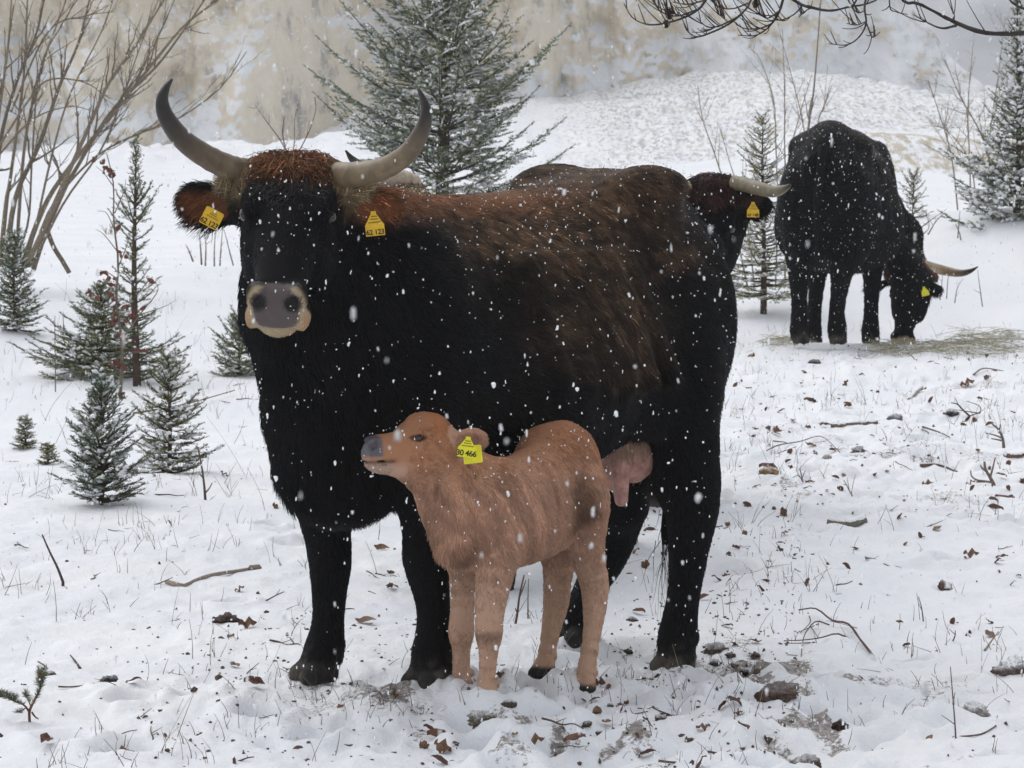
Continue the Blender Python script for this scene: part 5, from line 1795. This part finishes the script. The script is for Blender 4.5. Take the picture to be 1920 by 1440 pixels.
rng = np.random.default_rng(5)
ZONES = [(1380, 640, 1920, 760, 34), (1380, 760, 1920, 930, 90), (1360, 930, 1920, 1110, 30), (1180, 900, 1420, 1240, 26), (1040, 1290, 1420, 1440, 26), (640, 1290, 1060, 1440, 9),
         (250, 1120, 640, 1440, 9), (0, 860, 560, 1120, 5), (650, 980, 760, 1240, 6), (1420, 1110, 1920, 1440, 9)]
VAR = LEAF_MESH[:4]
PLACES = ['below the hay at the right', 'in the litter right of the rump of the large cow', 'on open snow halfway down the right side', 'in the churned snow by the hind leg of the large cow', 'in the trampled snow at the bottom edge right of the calf',
          'at the bottom edge below the calf', 'left of the front hooves of the large cow', 'on smooth snow at the left below the small spruces', 'seen between the front legs of the large cow', 'on clean snow in the lower right corner']
for (x0, y0, x1, y1, n), where in zip(ZONES, PLACES):
    for p in on_ground_n(rng.uniform(x0, x1, n), rng.uniform(y0, y1, n)):
        o = obj('fallen_leaf', VAR[rng.integers(0, 4)])
        lie(o, 0, 0, rng.uniform(0, 6.28), rng.uniform(.35, .95), -.003, rng.normal(0, .45, 2), p)
        tag(o, 'small curled brown leaf ' + where, 'leaf', 'fallen beech leaves on the snow')
BIG = [(686, 1168, .0, 1.25, 'large red brown leaf standing on edge between the front legs of the large cow'), (464, 1182, .2, 1.1, 'rounded dark leaf beside the black clod at the lower left'),
       (330, 1312, .5, 1.2, 'dark wet leaf in the muddy patch at the lower left'), (475, 1298, .4, 1.2, 'brown leaf tilted up left of the front hoof of the large cow'), (84, 1402, 1.2, 1.1, 'folded leaf nearest to the lower left corner'),
       (228, 1398, .3, 1.3, 'arched leaf with snow under it at the bottom left'), (820, 1378, .1, 1.1, 'flat reddish leaf below the far front hoof of the calf'), (826, 1412, .7, 1.2, 'pointed leaf near the bottom edge below the calf'),
       (1002, 1392, .3, 1.0, 'narrow brown leaf right of the round frosty clod'), (1080, 1406, 0, 1.1, 'long flat leaf at the bottom edge below the hind legs of the calf'), (715, 1030, .2, 1.1, 'pale orange leaf seen through between the front legs of the large cow'),
       (1440, 872, .1, 1.6, 'long curled leaf roll just above the ochre stone'), (1590, 882, .3, 1.2, 'dark leaf below the rough grey stone'), (1640, 890, .1, 1.2, 'leaf lying flat halfway between the grey stone and the flat stone'),
       (1578, 908, 1.4, 1.3, 'leaf standing upright among bristly sprigs at the right'), (1740, 905, .4, 1.1, 'leaf on open snow below the bark strip at the right'), (1820, 1042, .2, 1.1, 'single shiny brown leaf on clean snow at the right'),
       (1868, 952, 0, 1.1, 'pale narrow leaf below the reddish bark shard'), (1550, 800, .2, 1.3, 'brown leaf leaning on the snow covered low log'), (1455, 810, 1.0, 1.2, 'squarish leaf above the long flat twig by the rump of the cow'),
       (1520, 845, .1, 1.1, 'leaf tip sticking out behind the long flat twig'), (1815, 722, .1, 1.6, 'widest dark leaf in the upper right litter'), (1518, 752, .1, 1.3, 'oval leaf halfway between the rump of the cow and the flat stone'), (1590, 765, .7, 1.1, 'small upright leaf above the snow covered low log')]
for x, y, a, s, lab in BIG:
    o = obj('fallen_leaf', VAR[rng.integers(0, 4)])
    lie(o, x, y, a, s, -.004, (rng.uniform(.2, .7), rng.normal(0, .2)))
    tag(o, lab, 'leaf', 'fallen beech leaves on the snow')

def twig_mesh(i):
    r = np.random.default_rng(300 + i)
    b = Build()
    L = 1.0
    P = spline(np.array([[L * (k / 4 - .5), .05 * r.normal(), .03 + .02 * r.normal()] for k in range(5)]), 10)
    col = np.array([(.11, .085, .07), (.085, .060, .050), (.15, .12, .095), (.10, .07, .06)][i % 4])
    b.tube(P, np.linspace(.028, .012, 10), 5, col)
    for k in range(i % 3):
        f = r.integers(3, 8)
        d = nrm([.7, r.choice([-1, 1]) * .7, .25])
        Q = P[f] + d * np.linspace(0, r.uniform(.15, .35), 5)[:, None]
        b.tube(Q, np.linspace(.014, .008, 5), 4, col)
    return b.mesh('twig', M_TWIG)
TW = [twig_mesh(i) for i in range(8)]
for x0, y0, x1, y1, n, where in [(1380, 660, 1920, 960, 30, 'among the leaves right of the large cow'), (1360, 960, 1920, 1440, 16, 'on open snow at the lower right'), (0, 720, 540, 1100, 20, 'around the small spruces at the left'), (0, 1100, 640, 1440, 14, 'on the snow at the lower left'), (640, 960, 780, 1440, 6, 'between the front legs of the large cow'), (1040, 1290, 1420, 1440, 10, 'in the churned snow right of the calf')]:
    for p in on_ground_n(rng.uniform(x0, x1, n), rng.uniform(y0, y1, n)):
        o = obj('twig', TW[rng.integers(0, 8)])
        lie(o, 0, 0, rng.normal(0, .7), rng.uniform(.04, .13), .0, (rng.normal(0, .3), rng.normal(0, .25)), p)
        tag(o, 'short dark twig ' + where, 'twig', 'twigs lying on the snow')

def stone_mesh(i, rough=.25):
    r = np.random.default_rng(500 + i)
    n, m = 20, 28
    th, ph = np.meshgrid(np.linspace(0.02, np.pi - .02, n), np.linspace(0, 2 * np.pi, m, endpoint=False), indexing='ij')
    D = np.stack([np.sin(th) * np.cos(ph), np.sin(th) * np.sin(ph), np.cos(th)], -1)
    k = 1 + rough * (fbm(D[..., 0] * 1.6 + i, D[..., 1] * 1.6, D[..., 2] * 1.6, 4, 200 + i) * 1.6 + .9 * fbm(D[..., 0] * 5 + i, D[..., 1] * 5, D[..., 2] * 5, 3, 230 + i))
    V = D * k[..., None] * np.array([1, .75, .62])
    a = np.arange(n - 1)[:, None] * m + np.arange(m)[None]
    c = np.arange(n - 1)[:, None] * m + (np.arange(m)[None] + 1) % m
    return V.reshape(-1, 3), np.stack([a, c, c + m, a + m], -1).reshape(-1, 4)
def lump(name, label, cat, px, py, size, yaw, tone, i, snow=.4, rough=.25, sink=.3, tilt=(0, 0)):
    V, F = stone_mesh(i, rough)
    s = sstep(.15, .55, V[:, 2] + .35 * fbm(V[:, 0] * 3, V[:, 1] * 3, V[:, 2] * 3, 3, 40 + i)) * snow * 1.6
    g = np.clip(.75 + .8 * fbm(V[:, 0] * 4, V[:, 1] * 4, V[:, 2] * 4, 3, 60 + i), .3, 1.5)[:, None]
    c = np.array(tone) * g
    c = c + np.clip(s, 0, 1)[:, None] * (np.array([.82, .83, .86]) - c)
    o = obj(name, mesh_np(name, V, F, M_LUMP, True, c))
    lie(o, px, py, yaw, size, -size * (.62 - sink * 2 * .62) * .5, tilt)
    return tag(o, label, cat)
M_LUMP = mat_attr('soil_and_stone', .95, .05, noise=.4, nscale=7)
EARTH, GREY = (.085, .062, .050), (.20, .195, .19)
lump('dung_clod', 'large brown clod half covered with snow right of the hind hoof of the large cow', 'clod', 1455, 1318, .050, .3, (.125, .080, .060), 1, .10, .5, .28)
lump('dung_clod', 'upright brown clod with frayed top in the churned snow near the bottom right', 'clod', 1578, 1360, .028, 1.2, EARTH, 2, .3, .5, .1, (.2, .9))
lump('dung_clod', 'round frosty grass clod in front of the hooves of the calf', 'clod', 905, 1372, .030, .4, (.17, .155, .12), 3, .35, .5, .1)
lump('dung_clod', 'small dark ball peeping out of the snow right of the front hoof of the calf', 'clod', 955, 1340, .018, .1, (.10, .085, .06), 4, .45, .3, .2)
lump('dung_clod', 'brown frosted clod on clean snow at the right, beyond the fallen branch', 'clod', 1773, 1102, .026, .8, (.15, .115, .095), 5, .3, .4, .1, (.3, .3))
lump('stone', 'ochre stone with snow on its shoulder beside the brown leaves at the right', 'stone', 1440, 900, .036, .2, (.33, .215, .10), 6, .3, .3, .2)
lump('stone', 'grey rough stone among leaves right of the rump of the large cow', 'stone', 1610, 850, .036, .7, (.17, .155, .15), 7, .35, .5, .15)
lump('stone', 'flat grey stone lying in the middle of the right-hand litter', 'stone', 1678, 790, .038, .1, GREY, 8, .3, .2, .3)
lump('stone', 'dark stone with a white cap by the twigs at the right', 'stone', 1783, 780, .038, .3, (.10, .09, .085), 9, .45, .3, .25)
lump('stone', 'dark stone nearest to the hooves of the grazing cow', 'stone', 1526, 681, .036, .4, (.075, .075, .075), 10, .15, .4, .2)
lump('stone', 'pale round pebble between leaves at the right', 'stone', 1551, 862, .020, .4, (.42, .37, .31), 11, .1, .15, .2)
lump('snow_clod', 'dirty white clod in the snow at the right edge near the bottom', 'clod', 1900, 1262, .055, .4, (.16, .13, .11), 12, .7, .5, .2)
lump('snow_clod', 'pale grey crusted clod beside the dry weed stalk at the bottom right', 'clod', 1822, 1338, .040, .1, (.40, .38, .35), 13, .4, .3, .35)
lump('dung_clod', 'dark clod at the lower edge of the photo right of the calf', 'clod', 1510, 1436, .034, .4, (.12, .09, .07), 14, .3, .4, .3)
lump('dung_clod', 'black clod in the trampled snow at the lower left, by two leaves', 'clod', 425, 1172, .034, .3, (.105, .060, .045), 15, .06, .6, .35)
lump('dung_clod', 'small black clod alone on smooth snow at the lower left', 'clod', 203, 1273, .022, .1, (.06, .055, .05), 16, .2, .5, .3)
lump('dung_clod', 'dark lump with snow on top close behind the spruce shoot at the lower left', 'clod', 92, 1268, .018, .6, (.09, .075, .06), 17, .4, .3, .3)
lump('dung_clod', 'muddy clod at the heel of the hind hoof of the large cow', 'clod', 1345, 1225, .030, .2, (.11, .085, .065), 18, .35, .6, .35)
for k in range(26):
    x, y = [(rng.uniform(1320, 1520), rng.uniform(1205, 1275)), (rng.uniform(1080, 1330), rng.uniform(1320, 1430)), (rng.uniform(1160, 1330), rng.uniform(1150, 1290))][k % 3]
    o = lump('mud_crumb', 'small crumb of frozen mud in the churned snow around the cow', 'crumb', x, y, rng.uniform(.008, .018), rng.uniform(0, 6), np.array(EARTH) * rng.uniform(.7, 1.6), 20 + k % 6, rng.uniform(0, .5), .5, .25)
    o['group'] = 'crumbs of frozen mud'

def stick(name, label, cat, line, r, col, dz=0.0, extra=(), taper=.5, n=16, snow=False, lift=None):
    """bent stick through ground points; extra: side branches"""
    base = on_ground(*line[0])
    b = Build()
    lift = lift or [0.0] * len(line)
    G = [on_ground(x, y) - base + [0, 0, r * .5 + dz + h] for (x, y), h in zip(line, lift)]
    P = spline(np.array(G), n) if len(G) > 1 else G
    R = np.linspace(r, r * taper, n) * (1 + .10 * np.random.default_rng(1).normal(size=n))
    b.tube(P, R, 7, col)
    for ln, rr, lf in extra:
        Q = spline(np.array([on_ground(x, y) - base + [0, 0, rr + h] for (x, y), h in zip(ln, lf)]), 12)
        b.tube(Q, np.linspace(rr, rr * .5, 12), 5, col)
    o = obj(name, b.mesh(name, M_TWIG))
    o.location = base
    tag(o, label, cat)
    if snow:
        s = Build()
        q = rng.uniform(.7, 1.2, n)
        s.tube(P + [0, .0, r * .55], R * .75 * q, 6)
        obj('snow_cover', s.mesh('snow_cover', M_PUFF, cols=False), o)
    return o
def upright(name, label, cat, line, r, col, sides=()):
    """stalk standing in the snow: first pixel is its foot, the rest are seen at the same distance"""
    base = on_ground(*line[0])
    b = Build()
    P = spline(np.array([at(x, y, base[1]) - base for x, y in line]), 14)
    P = np.vstack([P[0] - [0, 0, .03], P])
    b.tube(P, np.linspace(r, r * .45, 15), 6, col)
    for ln in sides:
        Q = spline(np.array([at(x, y, base[1] - .01) - base for x, y in ln]), 10)
        b.tube(Q, np.linspace(r * .6, r * .3, 10), 5, col)
    o = obj(name, b.mesh(name, M_TWIG))
    o.location = base
    return tag(o, label, cat)
BR = (.14, .105, .085)
stick('fallen_branch', 'thin forked branch lying on the snow right of the hind leg of the large cow', 'branch', [(1638, 1214), (1612, 1200), (1590, 1186), (1560, 1172), (1530, 1160), (1498, 1151)], .0042, (.13, .085, .075),
      extra=[([(1595, 1194), (1570, 1196), (1545, 1206), (1528, 1212), (1500, 1206), (1470, 1201)], .0028, (.0, .012, .012, .01, .005, 0)), ([(1555, 1176), (1530, 1175), (1512, 1190), (1505, 1215), (1502, 1232)], .0024, (.01, .018, .015, .006, 0)),
             ([(1528, 1212), (1505, 1214), (1470, 1212)], .002, (.0, .004, .0)), ([(1515, 1155), (1519, 1172), (1500, 1182)], .002, (.006, .012, .0)), ([(1535, 1175), (1495, 1180)], .0018, (.012, .0)), ([(1520, 1178), (1535, 1194)], .0018, (.01, 0))], lift=[.0, .012, .018, .02, .02, .012])
stick('fallen_branch', 'long bent grey stick half sunk in the snow left of the large cow', 'branch', [(312, 1098), (345, 1103), (370, 1092), (400, 1080), (440, 1072), (488, 1063)], .0075, (.30, .25, .20), extra=[([(470, 1068), (486, 1062)], .009, (.0, .0))], taper=.8)
stick('fallen_branch', 'short thick grey log piece with dry leaves at its end, lying at the right', 'log', [(1552, 977), (1590, 978), (1622, 975)], .017, (.17, .155, .125), snow=True, taper=.9, dz=-.004)
stick('fallen_branch', 'long flat twig over the brown leaves close to the rump of the large cow', 'branch', [(1402, 860), (1450, 845), (1500, 832), (1540, 828), (1575, 855)], .0032, (.15, .12, .10), extra=[([(1460, 852), (1500, 838), (1550, 830)], .0022, (.0, .01, .0))], lift=[0, .015, .025, .02, 0])
stick('fallen_branch', 'dark twig pair crossing on open snow at the right', 'branch', [(1700, 838), (1740, 820), (1728, 808)], .0040, (.10, .075, .065), extra=[([(1730, 806), (1760, 822), (1780, 836)], .0046, (.0, .012, .0))])
stick('fallen_branch', 'bark strip with leaves lying along the snow at the right edge', 'bark', [(1725, 880), (1760, 879), (1795, 878)], .008, (.12, .085, .07), snow=True)
stick('fallen_branch', 'short pale stick end rising from the snow at the right', 'stick', [(1705, 752), (1716, 744), (1728, 735)], .011, (.34, .30, .25), lift=[-.005, .01, .02], taper=.9, snow=True)
stick('fallen_branch', 'reddish bark shard lying at the right edge', 'bark', [(1868, 934), (1885, 927), (1902, 925)], .0062, (.20, .09, .075))
stick('fallen_branch', 'snow covered low log behind the brown leaves at the right', 'log', [(1560, 800), (1600, 798), (1645, 796)], .012, (.19, .13, .10), snow=True, taper=.8)
stick('fallen_branch', 'arched thin twig on the snow below the hay at the right', 'branch', [(1825, 707), (1845, 700), (1885, 694)], .0048, (.19, .10, .08), lift=[0, .01, .0])
stick('fallen_branch', 'clutter of bark and wet leaves at the right edge', 'bark', [(1885, 858), (1905, 856), (1930, 855)], .013, (.16, .10, .085), snow=True)
stick('fallen_branch', 'thin straight twig over churned snow below the udder', 'branch', [(1127, 1338), (1160, 1342), (1215, 1347)], .0028, (.17, .085, .07), lift=[.004, .006, .004])
stick('fallen_branch', 'pale broken stalk on the snow at the lower right', 'stick', [(1846, 1218), (1858, 1208), (1872, 1194)], .0034, (.30, .235, .18), extra=[([(1862, 1205), (1872, 1216)], .002, (.0, .0))], lift=[0, .01, .02])
stick('fallen_branch', 'knobbly dead root crossing the foot of the dry weed stalk', 'branch', [(1788, 1372), (1805, 1383), (1840, 1382), (1868, 1380)], .0032, (.13, .095, .085), extra=[([(1866, 1380), (1870, 1356)], .002, (.0, .01))])
stick('fallen_branch', 'short dark stick thrown on smooth snow at the lower left', 'stick', [(150, 1256), (141, 1246), (132, 1235)], .0040, (.10, .08, .07), lift=[0, .004, .012])
stick('fallen_branch', 'thin twig with a side spur left of the small spruces pair', 'branch', [(250, 776), (320, 768), (372, 760), (440, 742)], .0050, (.16, .125, .105), extra=[([(415, 752), (432, 758)], .003, (.0, .01))], lift=[0, .01, .02, .02])
upright('stake', 'dark thin rod leaning out of the snow at the lower left', 'rod', [(118, 1091), (108, 1065), (92, 1032), (79, 1002)], .0052, (.085, .065, .060))
upright('weed_stalk', 'tall single dry weed stalk at the lower right', 'stalk', [(1792, 1382), (1790, 1350), (1786, 1300), (1782, 1250)], .0024, (.14, .10, .085), [[(1790, 1358), (1776, 1348), (1765, 1341)], [(1788, 1310), (1791, 1298)]])
upright('shrub_stump', 'browsed little shrub stump with forked stubs, front one at the right edge', 'shrub', [(1863, 908), (1857, 896), (1848, 880), (1846, 865)], .0085, (.20, .155, .13), [[(1863, 905), (1845, 902), (1832, 900), (1822, 893), (1820, 882)], [(1857, 893), (1862, 875), (1866, 858)], [(1850, 884), (1842, 878), (1838, 872)], [(1848, 903), (1830, 904)]])
upright('shrub_stump', 'browsed little shrub stump farther back at the right edge', 'shrub', [(1882, 838), (1880, 822), (1872, 805), (1860, 795)], .0075, (.17, .135, .115), [[(1880, 822), (1865, 816), (1848, 812)], [(1874, 806), (1876, 795)], [(1878, 826), (1858, 822)]])
upright('shrub_stump', 'dark bent twigs bristling from the snow at the upper right', 'shrub', [(1818, 780), (1805, 768), (1795, 758), (1783, 755)], .0052, (.10, .08, .07), [[(1818, 780), (1838, 772), (1835, 760), (1812, 752)], [(1812, 775), (1798, 760), (1790, 745)], [(1838, 775), (1790, 768)]])
upright('dead_sprig', 'short dead sprig standing right of the looser small spruce', 'sprig', [(385, 937), (383, 912), (379, 880), (371, 838)], .0058, (.12, .085, .07), [[(384, 925), (392, 916), (398, 905)], [(381, 896), (374, 888)]])
upright('dead_sprig', 'dead forked sprig under the belly of the calf', 'sprig', [(966, 1172), (970, 1150), (974, 1118), (980, 1090), (983, 1078)], .0042, (.14, .085, .07), [[(974, 1120), (982, 1100), (986, 1088)], [(970, 1150), (966, 1140)]])
upright('dead_sprig', 'thin straight dry stalk under the belly of the calf', 'sprig', [(990, 1164), (990, 1120), (991, 1085)], .0024, (.16, .12, .10))
upright('dead_sprig', 'forked dry sprig standing on clean snow at the right', 'sprig', [(1731, 1162), (1728, 1140), (1722, 1118)], .0022, (.13, .10, .09), [[(1729, 1145), (1722, 1130), (1719, 1112)]])
upright('dead_sprig', 'cluster of dry sprigs in front of the stone at the right', 'sprig', [(1508, 912), (1504, 898), (1500, 880)], .0034, (.14, .105, .09), [[(1505, 900), (1496, 892), (1486, 896)], [(1504, 896), (1510, 882)], [(1505, 903), (1494, 884)]])
upright('dead_sprig', 'bristly dry sprig standing before the leaves at the far right', 'sprig', [(1598, 930), (1590, 915), (1582, 900)], .0026, (.14, .10, .09), [[(1596, 926), (1600, 905), (1604, 890)], [(1592, 918), (1588, 895)]])
upright('dead_sprig', 'tall dead grass stem left of the low wide spruce bush', 'sprig', [(104, 733), (104, 690), (103, 640), (103, 592)], .0034, (.17, .13, .11))
upright('dead_sprig', 'shorter dead grass stem beside the low wide spruce bush', 'sprig', [(119, 640), (119, 610), (118, 584)], .0034, (.17, .13, .11))

# dry grass stems pushing through the snow: nobody could count them
def stems():
    r = np.random.default_rng(9)
    b = Build()
    Z = [(0, 960, 640, 1440, 330, .050), (0, 660, 560, 960, 200, .075), (1360, 1000, 1920, 1440, 260, .045), (1360, 690, 1920, 1000, 380, .060), (640, 940, 1300, 1300, 130, .050), (640, 1290, 1380, 1440, 170, .035),
         (1370, 610, 1920, 690, 260, .045), (0, 560, 480, 680, 60, .10), (1000, 1140, 1380, 1300, 90, .04)]
    for x0, y0, x1, y1, n, h in Z:
        G = on_ground_n(r.uniform(x0, x1, 3 * n), r.uniform(y0, y1, 3 * n))
        dn = fbm(G[:, 0] * 2.2, G[:, 1] * 1.4, 0 * G[:, 0], 3, 123) + .25 * r.normal(size=3 * n)
        for p in G[np.argsort(-dn)[:int(n * .8)]]:
            k = 1 if r.random() < .7 else 3
            for q in range(k):
                H = h * np.exp(r.normal(-.25, .55))
                d = nrm(np.array([r.normal(0, .32), r.normal(0, .32), 1]))
                if r.random() < .12:
                    d = nrm(np.array([r.normal(), r.normal(), .25]))
                side = np.array([r.normal(), r.normal(), 0]) * .22
                o = p + np.array([r.normal(0, .012), r.normal(0, .012), -.006]) * (q > 0)
                t = np.linspace(0, 1, 4)[:, None]
                P = o + d * H * t + side * H * t * t
                c = np.array([(.13, .10, .085), (.17, .135, .10), (.28, .23, .16), (.10, .075, .065)][r.integers(0, 4)]) * r.uniform(.7, 1.2)
                b.tube(P, np.linspace(.0011, .0005, 4) * r.uniform(.7, 1.3), 3, c, cap=False)
    o = obj('dry_grass_stems', b.mesh('dry_grass_stems', M_TWIG))
    tag(o, 'thin dry grass stems poking through the snow', 'dry grass', kind='stuff')
    # hay spread out for the cattle
    b = Build()
    for x0, y0, x1, y1, n in ((1690, 640, 1920, 668, 330), (1620, 640, 1720, 668, 110), (1430, 632, 1520, 650, 90), (1780, 622, 1920, 645, 150)):
        for p in on_ground_n(x0 + (x1 - x0) * r.beta(1.6, 1.6, n), y0 + (y1 - y0) * r.beta(1.6, 1.6, n)):
            L = r.uniform(.06, .22)
            a = r.uniform(0, 6.28)
            d = np.array([math.cos(a), math.sin(a), r.normal(.08, .12)])
            t = np.linspace(-.5, .5, 4)[:, None]
            P = p + [0, 0, .012 + .015 * r.random()] + d * L * t + np.array([r.normal(), r.normal(), -.6]) * .15 * L * t * t
            c = np.array([(.40, .37, .26), (.48, .43, .31), (.32, .31, .21), (.56, .52, .42)][r.integers(0, 4)]) * r.uniform(.75, 1.1)
            b.tube(P, [.0016, .0018, .0018, .0012], 3, c, cap=False)
    o = obj('hay', b.mesh('hay', M_TWIG))
    tag(o, 'strewn hay on the snow where the cow grazes', 'hay', kind='stuff')
    # crumbs of bark, soil and leaf in the churned snow
    b = []
    while len(b) < 1500:
        x, y = [(r.uniform(1040, 1500), r.uniform(1180, 1440)), (r.uniform(1370, 1920), r.uniform(640, 960)), (r.uniform(250, 900), r.uniform(1150, 1440)), (r.uniform(1180, 1500), r.uniform(950, 1250)), (r.uniform(0, 1920), r.uniform(700, 1440))][r.integers(0, 5)]
        b.append((x, y))
    o = flakes('ground_crumbs', on_ground_n(*np.array(b).T), .0036, rng=r)
    o.data.materials.clear()
    o.data.materials.append(mat_plain('crumbs', (.13, .095, .075), .9, .1, noise=.5, nscale=3))
    tag(o, 'tiny crumbs of bark, soil and leaves scattered over the snow', 'crumbs', kind='stuff')
stems()

# ------------------------------------------------------------------ falling snow
def falling():
    r = np.random.default_rng(23)
    P = []
    for y0, y1, dens in ((2.2, 8.6, 105), (8.6, 13, 85), (13, 28, 62)):
        ya, n = y0, 0
        while ya < y1:
            yb = min(ya + .4, y1)
            w = .165 * yb + .35
            zl, zh = max(.02, 1.6 - .30 * yb - .15), 1.6 + .07 * yb
            m = r.poisson(dens * (yb - ya) * 2 * w * (zh - zl))
            P.append(np.stack([r.uniform(-w, w, m), r.uniform(ya, yb, m), r.uniform(zl, zh, m)], -1))
            ya = yb
    P = np.vstack(P)
    o = flakes('falling_snow', P, .00112, rng=r, tall=2.1)
    tag(o, 'snowflakes falling through the air', 'snowflakes', kind='stuff')
falling()
# ------------------------------------------------------------------ the snowy air
def haze():
    x0, x1, y0, y1, z0, z1 = -900, 900, -20, 720, -2.5, 100.0
    V = np.array([(x, y, z) for x in (x0, x1) for y in (y0, y1) for z in (z0, z1)], float)
    F = np.array([[0, 1, 3, 2], [4, 6, 7, 5], [0, 4, 5, 1], [2, 3, 7, 6], [0, 2, 6, 4], [1, 5, 7, 3]])
    m = bpy.data.materials.new('snowy_air')
    m.use_nodes = True
    N, L = m.node_tree.nodes, m.node_tree.links
    N.clear()
    o = N.new('ShaderNodeOutputMaterial')
    p = N.new('ShaderNodeVolumePrincipled')
    p.inputs['Color'].default_value = (.96, .97, 1.0, 1)
    p.inputs['Density'].default_value = HAZE_DENSITY
    L.new(p.outputs[0], o.inputs['Volume'])
    tag(obj('haze', mesh_np('haze', V, F, m, False)), kind='stuff')
HAZE_DENSITY = 0.0010
haze()
